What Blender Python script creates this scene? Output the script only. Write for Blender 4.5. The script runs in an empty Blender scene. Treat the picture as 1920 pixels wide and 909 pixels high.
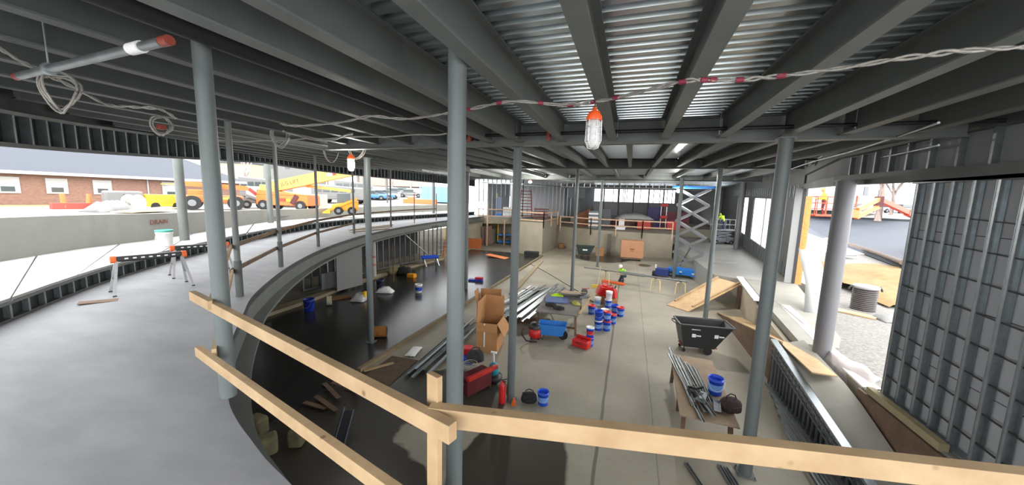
import bpy, bmesh, math, random
from mathutils import Vector, Matrix
random.seed(7)
C = bpy.context.scene.collection
scene = bpy.context.scene
PI = math.pi

# ------------------------------------------------------------------ camera
F_PX, CX, CY = 656.0, 960.0, 454.5
XW = Vector((0.94749313, 0.06699263, -0.31267995))   # world axes seen from the camera (right, down, forward)
YW = Vector((0.31850635, -0.11065866, 0.94143952))
ZW = Vector((0.02846877, -0.99159803, -0.1261859))
EYE = Vector((0, 0, 5.4))
cam = bpy.data.cameras.new('camera'); cam_ob = bpy.data.objects.new('camera', cam); C.objects.link(cam_ob)
cam.sensor_fit = 'HORIZONTAL'; cam.sensor_width = 36.0; cam.lens = 36.0 * F_PX / 1920.0
cam.clip_start = 0.05; cam.clip_end = 500
m = Matrix.Identity(4)
right = (XW.x, YW.x, ZW.x); upv = (-XW.y, -YW.y, -ZW.y); back = (-XW.z, -YW.z, -ZW.z)
for i in range(3):
    m[i][0] = right[i]; m[i][1] = upv[i]; m[i][2] = back[i]; m[i][3] = EYE[i]
cam_ob.matrix_world = m
scene.camera = cam_ob

def ray(px, py):
    v = Vector((px - CX, py - CY, F_PX))
    return Vector((XW.dot(v), YW.dot(v), ZW.dot(v)))
def U(px, py, z):                       # the place at height z seen at a pixel of the photograph
    r = ray(px, py); t = (z - EYE.z) / r.z
    return Vector((r.x * t, r.y * t, z))
def DP(px, py, d):                      # the place at depth d
    return EYE + ray(px, py) * (d / F_PX)
def onX(px, py, X):
    r = ray(px, py); return EYE + r * (X / r.x)
def onY(px, py, Y):
    r = ray(px, py); return EYE + r * (Y / r.y)
def hz(px, py, p):                      # height seen at a pixel above the plan position p
    r = ray(px, py); return EYE.z + r.z * math.hypot(p[0], p[1]) / math.hypot(r.x, r.y)

# ------------------------------------------------------------------ light and exposure
world = bpy.data.worlds.new('overcast_sky'); scene.world = world; world.use_nodes = True
wn = world.node_tree.nodes; wl = world.node_tree.links; wn.clear()
wo = wn.new('ShaderNodeOutputWorld'); bg = wn.new('ShaderNodeBackground')
bg.inputs['Color'].default_value = (0.97, 0.985, 1.0, 1); bg.inputs['Strength'].default_value = 2.2
wl.new(bg.outputs[0], wo.inputs[0])
sun = bpy.data.lights.new('hazy_sun', 'SUN'); sun.energy = 0.8; sun.angle = math.radians(40); sun.color = (1, .95, .88)
sun_ob = bpy.data.objects.new('hazy_sun', sun); C.objects.link(sun_ob); sun_ob.rotation_euler = (math.radians(38), math.radians(20), 0)
scene.view_settings.view_transform = 'Standard'; scene.view_settings.look = 'None'
scene.view_settings.gamma = 1.0; scene.view_settings.exposure = 1.5
scene.view_settings.use_curve_mapping = False
WORK_LIGHT = 600.0                      # watts of each temporary work light hung under the deck

# ------------------------------------------------------------------ materials
MATS = {}
def mat(name, col, rough=0.6, metal=0.0, var=0.0, scale=6.0, bump=0.0, col2=None, stretch=(1,1,1), emit=0.0, spec=0.5, alpha=1.0, detail=6):
    if name in MATS: return MATS[name]
    M = bpy.data.materials.new(name); M.use_nodes = True
    nt = M.node_tree; n = nt.nodes; l = nt.links
    b = n['Principled BSDF']
    c = (*col, 1); b.inputs['Base Color'].default_value = c
    b.inputs['Roughness'].default_value = rough; b.inputs['Metallic'].default_value = metal
    b.inputs['Specular IOR Level'].default_value = spec
    if alpha < 1: b.inputs['Alpha'].default_value = alpha
    if emit: b.inputs['Emission Color'].default_value = c; b.inputs['Emission Strength'].default_value = emit
    if var or bump or col2:
        tc = n.new('ShaderNodeTexCoord'); mp = n.new('ShaderNodeMapping'); mp.inputs['Scale'].default_value = stretch
        nz = n.new('ShaderNodeTexNoise'); nz.inputs['Scale'].default_value = scale; nz.inputs['Detail'].default_value = detail
        nz.inputs['Roughness'].default_value = .6
        l.new(tc.outputs['Object'], mp.inputs[0]); l.new(mp.outputs[0], nz.inputs['Vector'])
        rp = n.new('ShaderNodeValToRGB'); l.new(nz.outputs['Fac'], rp.inputs[0])
        rp.color_ramp.elements[0].position = .3; rp.color_ramp.elements[1].position = .7
        d = col2 if col2 else tuple(max(0, x * (1 - var)) for x in col)
        e = col if col2 else tuple(min(1, x * (1 + var)) for x in col)
        rp.color_ramp.elements[0].color = (*d, 1); rp.color_ramp.elements[1].color = (*e, 1)
        l.new(rp.outputs[0], b.inputs['Base Color'])
        if bump:
            bp = n.new('ShaderNodeBump'); bp.inputs['Strength'].default_value = bump; bp.inputs['Distance'].default_value = .02
            l.new(nz.outputs['Fac'], bp.inputs['Height']); l.new(bp.outputs[0], b.inputs['Normal'])
    MATS[name] = M
    return M
def srgb(r, g, b):
    f = lambda v: (v / 255 / 12.92) if v / 255 <= .04045 else ((v / 255 + .055) / 1.055) ** 2.4
    return (f(r), f(g), f(b))

# ------------------------------------------------------------------ mesh builder
def frame_of(d):
    d = d.normalized(); up = Vector((0, 0, 1))
    if abs(d.z) > .999: up = Vector((0, 1, 0))
    s = d.cross(up).normalized(); return d, s, s.cross(d).normalized()
class MB:
    def __init__(s): s.v = []; s.f = []; s.mi = []; s.sm = []; s.cur = 0
    def raw(s, vs, fs, smooth=False):
        o = len(s.v); s.v += [Vector(v) for v in vs]
        for f in fs: s.f.append([o + i for i in f]); s.mi.append(s.cur); s.sm.append(smooth)
        return s
    def box(s, c, d, rz=0.0, rx=0.0, ry=0.0):
        M3 = Matrix.Rotation(rz, 3, 'Z') @ Matrix.Rotation(ry, 3, 'Y') @ Matrix.Rotation(rx, 3, 'X')
        c = Vector(c); h = [x / 2 for x in d]
        vs = [c + M3 @ Vector((sx * h[0], sy * h[1], sz * h[2])) for sx in (-1, 1) for sy in (-1, 1) for sz in (-1, 1)]
        return s.raw(vs, [(0,1,3,2),(4,6,7,5),(0,4,5,1),(2,3,7,6),(0,2,6,4),(1,5,7,3)])
    def bar(s, p, q, w, h, up=None):          # box from p to q: w sideways, h along up
        p = Vector(p); q = Vector(q); d, a, b = frame_of(q - p)
        if up is not None:
            a = d.cross(Vector(up)).normalized(); b = a.cross(d).normalized()
        vs = [e + a * (sx * w / 2) + b * (sz * h / 2) for e in (p, q) for sx in (-1, 1) for sz in (-1, 1)]
        return s.raw(vs, [(0,1,3,2),(4,6,7,5),(0,4,5,1),(2,3,7,6),(0,2,6,4),(1,5,7,3)])
    def prof(s, p, q, pts, up=None, closed=True, caps=True):   # extrude a 2-D profile (side, up) from p to q
        p = Vector(p); q = Vector(q); d, a, b = frame_of(q - p)
        if up is not None:
            a = d.cross(Vector(up)).normalized(); b = a.cross(d).normalized()
        n = len(pts); vs = [e + a * x + b * y for e in (p, q) for x, y in pts]
        fs = [(i, (i+1) % n, n + (i+1) % n, n + i) for i in range(n if closed else n - 1)]
        if caps and closed: fs += [tuple(range(n))[::-1], tuple(range(n, 2*n))]
        return s.raw(vs, fs)
    def tube(s, p, q, r, r2=None, n=10, caps=True):
        p = Vector(p); q = Vector(q); r2 = r if r2 is None else r2; d, a, b = frame_of(q - p)
        vs = [e + (a * math.cos(t) + b * math.sin(t)) * rr for e, rr in ((p, r), (q, r2)) for t in [2*PI*i/n for i in range(n)]]
        s.raw(vs, [(i, (i+1) % n, n + (i+1) % n, n + i) for i in range(n)], True)
        if caps: s.raw(vs[:n], [tuple(range(n))[::-1]]); s.raw(vs[n:], [tuple(range(n))])
        return s
    def path(s, pts, r, n=6):
        pts = [Vector(p) for p in pts]; rings = []
        ref = None
        for i, p in enumerate(pts):
            d = (pts[min(i+1, len(pts)-1)] - pts[max(i-1, 0)])
            if d.length < 1e-9: d = Vector((0,0,1))
            d.normalize()
            if ref is None: _, a, b = frame_of(d)
            else: a = (ref - d * ref.dot(d)).normalized(); b = d.cross(a)
            ref = a; rr = r[i] if isinstance(r, (list, tuple)) else r
            rings.append([p + (a * math.cos(2*PI*k/n) + b * math.sin(2*PI*k/n)) * rr for k in range(n)])
        vs = [v for g in rings for v in g]; fs = []
        for i in range(len(rings) - 1):
            for k in range(n): fs.append((i*n+k, i*n+(k+1) % n, (i+1)*n+(k+1) % n, (i+1)*n+k))
        s.raw(vs, fs, True); s.raw(rings[0], [tuple(range(n))[::-1]]); s.raw(rings[-1], [tuple(range(n))])
        return s
    def lathe(s, prof, c=(0,0,0), n=16, M3=None, sx=1, sy=1):
        c = Vector(c); vs = []
        for r, z in prof:
            for i in range(n):
                v = Vector((r*sx*math.cos(2*PI*i/n), r*sy*math.sin(2*PI*i/n), z)); vs.append(c + (M3 @ v if M3 else v))
        fs = [(j*n+i, j*n+(i+1) % n, (j+1)*n+(i+1) % n, (j+1)*n+i) for j in range(len(prof)-1) for i in range(n)]
        s.raw(vs, fs, True)
        if prof[0][0] > 1e-6: s.raw(vs[:n], [tuple(range(n))[::-1]])
        if prof[-1][0] > 1e-6: s.raw(vs[-n:], [tuple(range(n))])
        return s
    def ball(s, c, r, n=12, sc=(1,1,1)):
        k = n // 2; pr = [(max(1e-5, math.sin(PI*j/k)) , -math.cos(PI*j/k)) for j in range(k+1)]
        c = Vector(c); vs = [c + Vector((r*sc[0]*a*math.cos(2*PI*i/n), r*sc[1]*a*math.sin(2*PI*i/n), r*sc[2]*b)) for a, b in pr for i in range(n)]
        return s.raw(vs, [(j*n+i, j*n+(i+1) % n, (j+1)*n+(i+1) % n, (j+1)*n+i) for j in range(k) for i in range(n)], True)
    def prism(s, pts, z0, z1):                 # closed plan outline between two heights
        n = len(pts); z0 = z0 if isinstance(z0, (list, tuple)) else [z0]*n; z1 = z1 if isinstance(z1, (list, tuple)) else [z1]*n
        vs = [(p[0], p[1], z) for p, z in zip(pts, z0)] + [(p[0], p[1], z) for p, z in zip(pts, z1)]
        return s.raw(vs, [(i, (i+1) % n, n+(i+1) % n, n+i) for i in range(n)] + [tuple(range(n))[::-1], tuple(range(n, 2*n))])
    def wallstrip(s, pts, z0, z1, th, side=1):  # a wall of thickness th along a plan polyline, heights per point
        n = len(pts); P = [Vector((p[0], p[1], 0)) for p in pts]; off = []
        for i in range(n):
            d = (P[min(i+1, n-1)] - P[max(i-1, 0)]).normalized(); off.append(Vector((d.y, -d.x, 0)) * th * side)
        z0 = z0 if isinstance(z0, (list, tuple)) else [z0]*n; z1 = z1 if isinstance(z1, (list, tuple)) else [z1]*n
        vs = []
        for i in range(n):
            a = P[i]; b = P[i] + off[i]
            vs += [(a.x,a.y,z0[i]), (b.x,b.y,z0[i]), (b.x,b.y,z1[i]), (a.x,a.y,z1[i])]
        fs = []
        for i in range(n-1):
            for k in range(4): fs.append((4*i+k, 4*i+(k+1) % 4, 4*i+4+(k+1) % 4, 4*i+4+k))
        fs += [(3,2,1,0), tuple(4*(n-1)+k for k in range(4))]
        return s.raw(vs, fs)
    def build(s, name, mats, parent=None, bevel=0.0, loc=None):
        me = bpy.data.meshes.new(name)
        o0 = Vector(loc) if loc is not None else Vector((0,0,0))
        me.from_pydata([v - o0 for v in s.v], [], s.f)
        ms = mats if isinstance(mats, (list, tuple)) else [mats]
        for x in ms: me.materials.append(x)
        me.polygons.foreach_set('material_index', s.mi); me.polygons.foreach_set('use_smooth', s.sm)
        bm = bmesh.new(); bm.from_mesh(me); bmesh.ops.recalc_face_normals(bm, faces=bm.faces); bm.to_mesh(me); bm.free()
        o = bpy.data.objects.new(name, me); C.objects.link(o)
        if loc is not None: o.location = loc
        if parent is not None:
            o.parent = parent
        if bevel:
            b = o.modifiers.new('bevel', 'BEVEL'); b.width = bevel; b.segments = 2; b.limit_method = 'ANGLE'
        return o
def tag(o, label, cat, group=None):
    o['label'] = label; o['category'] = cat
    if group: o['group'] = group
    return o
def struct(o):
    o['kind'] = 'structure'; return o
def thing(name, label, cat, loc=(0,0,0), rz=0.0, group=None, rot=None):
    o = bpy.data.objects.new(name, None); C.objects.link(o); o.empty_display_size = .2
    o.location = loc; o.rotation_euler = rot if rot else (0, 0, rz)
    return tag(o, label, cat, group)
def dup(root, loc, rz=None, label=None, group=None, scale=None):
    r = root.copy(); C.objects.link(r); r.location = loc
    if rz is not None: r.rotation_euler = (0, 0, rz) if not isinstance(rz, tuple) else rz
    if label: r['label'] = label
    if group: r['group'] = group
    if scale: r.scale = scale
    for ch in root.children:
        c = ch.copy(); C.objects.link(c); c.parent = r
        for g in ch.children:
            d = g.copy(); C.objects.link(d); d.parent = c
    return r
def text(name, s, size, mt, loc, rot, parent=None, depth=.004):
    cu = bpy.data.curves.new(name, 'FONT'); cu.body = s; cu.size = size; cu.extrude = depth; cu.align_x = 'CENTER'; cu.align_y = 'CENTER'
    t = bpy.data.objects.new(name, cu); C.objects.link(t)
    dg = bpy.context.evaluated_depsgraph_get(); me = bpy.data.meshes.new_from_object(t.evaluated_get(dg))
    bpy.data.objects.remove(t); me.materials.clear(); me.materials.append(mt)
    o = bpy.data.objects.new(name, me); C.objects.link(o)
    if isinstance(rot, Matrix): o.matrix_local = Matrix.Translation(Vector(loc)) @ rot.to_4x4()
    else: o.location = loc; o.rotation_euler = rot
    if parent is not None: o.parent = parent
    return o
def spline(pts, k=6):                      # Catmull-Rom through plan or space points
    P = [Vector(p) for p in pts]; out = []
    for i in range(len(P)-1):
        a = P[max(i-1,0)]; b = P[i]; c = P[i+1]; d = P[min(i+2,len(P)-1)]
        for j in range(k):
            t = j / k
            out.append(.5*((2*b) + (c-a)*t + (2*a-5*b+4*c-d)*t*t + (3*b-a-3*c+d)*t**3))
    return out + [P[-1]]
def resample(pts, step):
    out = [pts[0].copy()]; acc = 0
    for a, b in zip(pts, pts[1:]):
        L = (b-a).length; t = step - acc
        while t <= L: out.append(a + (b-a)*(t/L)); t += step
        acc = L - (t - step)
    return out
ORD = ['first','second','third','fourth','fifth','sixth','seventh','eighth','ninth','tenth','eleventh','twelfth','thirteenth','fourteenth','fifteenth','sixteenth','seventeenth','eighteenth','nineteenth','twentieth']
# ------------------------------------------------------------------ palette
steel = mat('grey_primed_steel', srgb(98,102,99), .55, .0, .10, 3.0)
steel_dk = mat('dark_primed_steel', srgb(74,78,76), .6, .0, .12, 2.5)
black_st = mat('black_coated_steel', (.012,.012,.014), .7)
galv = mat('galvanised_steel', (.30,.33,.345), .36, .75, .12, 9.0)
galv_dk = mat('weathered_galvanised_steel', (.21,.23,.24), .42, .7, .18, 6.0)
deckm = mat('galvanised_roof_deck', (.50,.55,.57), .26, .95, .10, 1.2)
lumber = mat('fresh_pine_lumber', srgb(178,152,116), .7, 0, .0, 3.0, .05, col2=srgb(152,124,90), stretch=(1,1,1))
def add_knots(M, scale, dark, size=.05):
    nt = M.node_tree; n = nt.nodes; l = nt.links; b = n['Principled BSDF']; src = b.inputs['Base Color'].links[0].from_socket
    tc = n.new('ShaderNodeTexCoord'); v = n.new('ShaderNodeTexVoronoi'); v.inputs['Scale'].default_value = scale
    l.new(tc.outputs['Object'], v.inputs['Vector']); mr = n.new('ShaderNodeMapRange'); l.new(v.outputs['Distance'], mr.inputs[0])
    mr.inputs[1].default_value = size; mr.inputs[2].default_value = size*2.6; mr.inputs[3].default_value = .75; mr.inputs[4].default_value = 0
    mx = n.new('ShaderNodeMix'); mx.data_type = 'RGBA'; l.new(mr.outputs[0], mx.inputs[0]); l.new(src, mx.inputs[6]); mx.inputs[7].default_value = (*dark, 1)
    l.new(mx.outputs[2], b.inputs['Base Color'])
add_knots(lumber, 5.0, srgb(96,66,40), .05)
wood_dk = mat('weathered_brown_wood', srgb(102,80,62), .8, 0, .25, 4.0, .1)
ply = mat('tan_plywood', srgb(186,156,118), .7, 0, .14, 3.0)
osb = mat('orange_sheathing_board', srgb(200,140,80), .75, 0, .15, 9)
conc = mat('light_concrete', srgb(132,130,122), .8, 0, .10, 1.6, .05)
conc_lt = mat('pale_formed_concrete', srgb(150,142,126), .8, 0, .12, .8, .05)
white_m = mat('white_sheet', (.80,.80,.80), .55, 0, .05, 4)
rod_m = mat('dark_bridging', (.03,.03,.035), .6)
gyp = mat('grey_sheathing_board', srgb(132,134,138), .85, 0, .06, 1.0)
S = 3.2

# ------------------------------------------------------------------ lower floor
def floor_material():
    M = bpy.data.materials.new('concrete_floor'); M.use_nodes = True; nt = M.node_tree; n = nt.nodes; l = nt.links
    b = n['Principled BSDF']; tc = n.new('ShaderNodeTexCoord')
    def noise(scale, detail=6, dist=0):
        z = n.new('ShaderNodeTexNoise'); z.inputs['Scale'].default_value = scale; z.inputs['Detail'].default_value = detail
        z.inputs['Distortion'].default_value = dist
        l.new(tc.outputs['Object'], z.inputs['Vector']); return z.outputs['Fac']
    def math_(op, a, c=None):
        k = n.new('ShaderNodeMath'); k.operation = op
        for i, x in enumerate((a, c)):
            if x is None: continue
            if isinstance(x, (int, float)): k.inputs[i].default_value = x
            else: l.new(x, k.inputs[i])
        return k.outputs[0]
    def mix(fac, a, c):
        k = n.new('ShaderNodeMix'); k.data_type = 'RGBA'
        if isinstance(fac, float): k.inputs[0].default_value = fac
        else: l.new(fac, k.inputs[0])
        for i, x in ((6, a), (7, c)):
            if isinstance(x, tuple): k.inputs[i].default_value = (*x, 1)
            else: l.new(x, k.inputs[i])
        return k.outputs[2]
    def step(v, lo, hi):
        k = n.new('ShaderNodeMapRange'); l.new(v, k.inputs[0]); k.inputs[1].default_value = lo; k.inputs[2].default_value = hi
        return k.outputs[0]
    sep = n.new('ShaderNodeSeparateXYZ'); l.new(tc.outputs['Object'], sep.inputs[0]); X, Y = sep.outputs[0], sep.outputs[1]
    base = mix(step(noise(.5), .3, .7), srgb(132,126,112), srgb(154,148,134))
    base = mix(math_('MULTIPLY', step(noise(7.0, 8), .5, .8), .25), base, srgb(110,104,92))
    # cured joints
    def joint(x0, w):
        d = math_('ABSOLUTE', math_('SUBTRACT', math_('ADD', X, math_('MULTIPLY', noise(1.0), .06)), x0))
        return math_('SUBTRACT', 1.0, step(d, w*.6, w))
    base = mix(math_('MULTIPLY', joint(-.30, .045), .75), base, srgb(70,66,60))
    base = mix(math_('MULTIPLY', joint(.92, .018), .6), base, srgb(90,86,78))
    # damp patches that have soaked into the slab
    def blot(cx, cy, rx, ry, amp=.5):
        a = math_('DIVIDE', math_('SUBTRACT', X, cx), rx); c = math_('DIVIDE', math_('SUBTRACT', Y, cy), ry)
        d = math_('SQRT', math_('ADD', math_('MULTIPLY', a, a), math_('MULTIPLY', c, c)))
        d = math_('ADD', d, math_('MULTIPLY', math_('SUBTRACT', noise(1.6, 4), .5), amp))
        return math_('SUBTRACT', 1.0, step(d, .94, 1.0))
    wet = math_('MAXIMUM', blot(-1.9, 5.9, 1.15, 2.2, .25), blot(-1.75, 7.35, .42, .25, .2))
    wet = math_('MAXIMUM', wet, blot(-4.4, 8.0, 1.6, 1.5, .5))
    wet = math_('MAXIMUM', wet, blot(-2.3, 33.6, 2.6, 2.3, .4))
    wet = math_('MAXIMUM', wet, blot(1.5, 31.6, .55, .7, .3))
    wet = math_('MAXIMUM', wet, blot(-6.2, 6.4, 1.6, 2.9, .5))
    wet = math_('MAXIMUM', wet, blot(-4.6, 4.6, 1.5, 1.3, .5))
    base = mix(math_('MULTIPLY', wet, .92), base, srgb(46,42,36))
    l.new(base, b.inputs['Base Color'])
    l.new(step(wet, -.2, 1.6), n.new('ShaderNodeMath').inputs[0])
    r = n.new('ShaderNodeMapRange'); l.new(wet, r.inputs[0]); r.inputs[3].default_value = .62; r.inputs[4].default_value = .30
    l.new(r.outputs[0], b.inputs['Roughness'])
    return M
b = MB(); b.box((-9, 27, -.15), (42, 66, .3)); struct(b.build('floor', floor_material()))
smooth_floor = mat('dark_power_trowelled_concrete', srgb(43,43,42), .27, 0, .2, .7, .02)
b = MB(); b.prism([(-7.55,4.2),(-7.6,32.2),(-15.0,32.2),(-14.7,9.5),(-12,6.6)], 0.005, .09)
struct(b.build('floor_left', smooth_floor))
# concrete kerb under the gallery and the ground behind it
kp = [U(410,628,.2), U(500,590,.2), U(590,560,.2), U(690,520,.2), U(760,503,.2), U(832,484,.2)]
b = MB(); b.wallstrip([(p.x, p.y) for p in kp], 0, [.24]*6, .55, -1); struct(b.build('trim_1', mat('dusty_kerb_concrete', srgb(138,126,104), .85, 0, .15, 2)))

# ------------------------------------------------------------------ upper slab (the gallery the camera stands on)
inner = spline([(9,1.1),(5,1.15),(1,1.22),(-.9,1.38),(-2.29,1.76),(-2.95,1.96),(-3.92,2.36),(-5.2,3.2),(-6.41,4.2),(-7.6,5.28),(-9.44,7.53),(-11.27,10.37),(-12.9,13.8),(-13.95,16.8),(-14.95,21),(-15.6,26),(-15.9,32),(-16.0,40)] and
    [Vector((x,y,0)) for x,y in [(9,1.1),(5,1.15),(1,1.22),(-.9,1.38),(-2.29,1.76),(-2.95,1.96),(-3.92,2.36),(-5.2,3.2),(-6.41,4.2),(-7.6,5.28),(-9.44,7.53),(-11.27,10.37),(-12.9,13.8),(-13.95,16.8),(-14.95,21),(-15.6,26),(-15.9,32),(-16.0,40)]], 6)
outer = spline([Vector((x,y,0)) for x,y in [(-4.2,-4),(-5.6,-1.6),(-7.3,.6),(-9.19,2.45),(-10.25,3.42),(-11.5,4.7),(-13.38,7.2),(-15.63,10.78),(-17.6,15.08),(-18.7,19.9),(-18.9,26),(-18.5,32),(-18.2,40)]], 6)
slab_m = mat('smooth_grey_slab', srgb(124,125,128), .62, 0, .17, .8, .02, stretch=(1,2.2,1), spec=.25)
b = MB(); ol = [(p.x,p.y) for p in inner] + [(p.x,p.y) for p in outer[::-1]] + [(9,-4)]
b.prism(ol, S-.14, S); struct(b.build('floor_upper', slab_m))
add_knots(slab_m, 1.3, srgb(92,92,94), .035)
b = MB(); b.wallstrip([(p.x,p.y) for p in inner], S-.52, S-.004, .06, -1); b.wallstrip([(p.x,p.y) for p in inner], S-.52, S-.46, .22, 1)
tag(b.build('edge_angle', steel), 'curved grey steel edge plate along the rim of the gallery slab', 'edge plate')
# right support wall hidden below the camera's slab keeps the space under it dark
b = MB(); b.box((-1.5,-4.1,1.5), (21,.3,3.1)); struct(b.build('wall_back', conc))

# ------------------------------------------------------------------ roof deck: flutes run across the bays
def outX(Y):                               # x of the outer edge of the building at depth Y
    for a, c in zip(outer, outer[1:]):
        if a.y <= Y <= c.y: return a.x + (c.x-a.x)*(Y-a.y)/max(1e-6, c.y-a.y)
    return outer[0].x if Y < outer[0].y else outer[-1].x
def rise(Y): return 0 if Y < 8 else min(.36, .03*(Y-8))
def rightX(Y): return 5.6 if Y < 12 else 5.6 + (Y-12)*.27 if Y < 22 else 8.3 + (Y-22)*.12
b = MB(); P_ = .20; prof = []
y = -3.4
while y < 60:
    for dy, dz in ((0,.08),(.078,.08),(.095,0),(.183,0)): prof.append((y+dy, 7.1+rise(y+dy)+dz))
    y += P_
vs = []; fs = []
for yy, zz in prof: vs += [(outX(yy)-.15, yy, zz), (rightX(yy)+.1, yy, zz)]
for i in range(len(prof)-1): fs.append((2*i, 2*i+1, 2*i+3, 2*i+2))
b.raw(vs, fs)
ro = b.build('ceiling', deckm); struct(ro)
so = ro.modifiers.new('sheet', 'SOLIDIFY'); so.thickness = .004
# roof insulation boards on top of the deck stop the daylight
b = MB(); ys = [-3.4 + .8*i for i in range(80)]; vs = []; fs = []
for yy in ys:
    z = 7.175 + rise(yy)
    for dz in (0,.12): vs += [(outX(yy)-.15, yy, z+dz), (rightX(yy)+.1, yy, z+dz)]
for i in range(len(ys)-1):
    a = 4*i; c = a+4; fs += [(a,a+1,c+1,c), (a+2,c+2,c+3,a+3), (a,c,c+2,a+2), (a+1,a+3,c+3,c+1)]
fs += [(0,2,3,1), (4*len(ys)-4, 4*len(ys)-3, 4*len(ys)-1, 4*len(ys)-2)]
b.raw(vs, fs); struct(b.build('ceiling_upper', white_m))

# ------------------------------------------------------------------ steel beams
def ibeam(name, p, q, w, h, mt, label, group=None, tf=.02, tw=.014):
    b = MB(); x = w/2; y = h
    b.prof(p, q, [(-x,0),(x,0),(x,tf),(tw/2,tf),(tw/2,y-tf),(x,y-tf),(x,y),(-x,y),(-x,y-tf),(-tw/2,y-tf),(-tw/2,tf),(-x,tf)], up=(0,0,1))
    return tag(b.build(name, mt), label, 'beam', group)
def in_start(X, base):                      # where a beam at x = X meets the curved outer edge
    for a, c in zip(outer, outer[1:]):
        if min(a.x,c.x) <= X <= max(a.x,c.x) and a.y < 24: return max(base, a.y + (c.y-a.y)*(X-a.x)/((c.x-a.x) or 1e-6) + .25)
    return base
NB = 6.67
ibeam('steel_beam', (-4.0,-2.5,NB+.13), (-4.0,7.9,NB+.13), .14, .29, steel_dk, 'grey ceiling beam resting on the left column behind the black pipe')
t = thing('black_pipe', 'thick black pipe running under the deck past the top of the left column', 'pipe', (-3.73,-2.5,NB+.095))
b = MB(); b.tube((0,0,0), (0,10.4,.06), .098, n=24); b.build('pipe', black_st, t)
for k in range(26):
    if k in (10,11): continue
    b = MB(); b.box((-.03,4.0+.235*k,.125), (.05,.05,.05)); b.build('daylight_dot', white_m, t)  # small white boxes stand in for daylight glinting through the deck flutes
xs = [(.57,'grey ceiling beam just right of the hanging cage lamp'), (1.60,'second grey ceiling beam to the right of the cage lamp'), (2.62,'third grey ceiling beam to the right of the cage lamp'),
      (3.5,'fourth grey ceiling beam to the right of the cage lamp'), (4.5,'grey ceiling beam nearest the right stud wall'),
      (-.44,'grey ceiling beam directly above the hanging cage lamp'), (-1.50,'grey ceiling beam just left of the one over the cage lamp'), (-2.50,'second grey ceiling beam right of the black pipe'), (-3.22,'grey ceiling beam right beside the black pipe')]
for X, lb in xs: ibeam('steel_beam', (X,-2.5,NB), (X,7.93,NB), .165, .425, steel, lb)
for i in range(12):
    X = -4.42 - 1.02*i; y0 = in_start(X, -2.5)
    y1 = 7.93 if X > -8 else 17.9
    ibeam('steel_beam', (X,y0,NB+.03*i*.6), (X,y1,NB+.03*i*.6), .15, .42-.018*i, steel_dk, '%s grey ceiling beam to the left of the black pipe' % ORD[i])
ibeam('cross_girder', (-8.3,8.05,NB-.06), (5.2,8.05,NB-.06), .2, .48, steel, 'near cross girder on the pair of lower columns, behind the cage lamp')
ibeam('cross_girder', (-14,18.3,NB+.30), (6.9,18.3,NB+.30), .2, .43, steel_dk, 'middle cross girder over the column behind the black tilt cart')
ibeam('cross_girder', (-16,29.6,NB+.36), (8.8,29.6,NB+.36), .2, .42, steel_dk, 'farthest cross girder, above the rear concrete wall')
for i in range(13):
    X = -7.4 + 1.04*i
    ibeam('steel_beam', (X,8.16,NB+.08), (X,18.2,NB+.36), .14, .34, steel_dk, '%s beam from the left in the middle roof bay' % ORD[i])
for i in range(11):
    X = -13 + 2.0*i
    ibeam('steel_beam', (X,18.4,NB+.45), (X,29.5,NB+.48), .14, .28, steel_dk, '%s beam from the left in the rear roof bay' % ORD[i])

# ------------------------------------------------------------------ columns
def column(p, z0, z1, r, label, mt=None, plate=True):
    t = thing('steel_column', label, 'column', (p[0], p[1], z0))
    b = MB(); b.tube((0,0,0), (0,0,z1-z0), r, n=20); b.build('shaft', mt or steel, t)
    if plate:
        b = MB(); b.box((0,0,.012), (r*2.7,r*2.7,.024))
        for sx in (-1,1):
            for sy in (-1,1): b.tube((sx*r*1.15,sy*r*1.15,.02), (sx*r*1.15,sy*r*1.15,.06), .014, n=6)
        b.build('base_plate', mt or steel_dk, t)
        b = MB(); b.box((0,0,z1-z0-.012), (r*2.3,r*2.3,.024)); b.build('cap_plate', mt or steel_dk, t)
    return t
col_m = mat('blue_grey_column_paint', srgb(94,101,101), .5, 0, .08, 2.0)
column((-1.72,3.30), 0, NB+.42, .094, 'big grey column in the centre behind the guard rail corner', col_m)
column((-3.97,2.40), S, NB+.12, .075, 'grey column at the slab edge beside the left guard rail end', col_m, False)
column((-2.70,8.39), 0, NB-.06, .105, 'grey column right of the cardboard boxes', col_m)
column((2.57,7.66), 0, NB-.06, .115, 'grey column on the right in front of the perforated half wall', col_m)
column((-8.55,9.9), .09, NB-.06, .105, 'grey column standing on the dark left floor', col_m)
column((-2.96,20.5), 0, NB+.45, .1, 'grey column behind the cluttered work table', col_m)
column((3.68,17.86), 0, NB+.30, .105, 'grey column behind the black tilt cart', col_m)
column((-8.71,18.0), 0, NB+.30, .1, 'grey column just right of the big centre column, farther back', col_m)
column((-2.21,29.05), 0, NB+.36, .1, 'grey column with white foot near the green tub', col_m)
column((3.3,27.0), 0, NB+.45, .12, 'grey column in front of the blue scissor lift', col_m)
# outer row beyond the gallery
for (px,py,tx,ty,r,lb) in [(347,455,328,262,.14,'outer column behind the far sawhorse'), (508,420,498,290,.15,'outer column beside the orange boom lift'), (686,411,680,300,.15,'outer column partly behind the dark left floor column'), (813,402,808,325,.15,'dark outer column left of the blue dumpster')]:
    p = U(px,py,3.45); column(p, 3.45, min(hz(tx,ty,p), 7.6), r, lb, steel)
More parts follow.
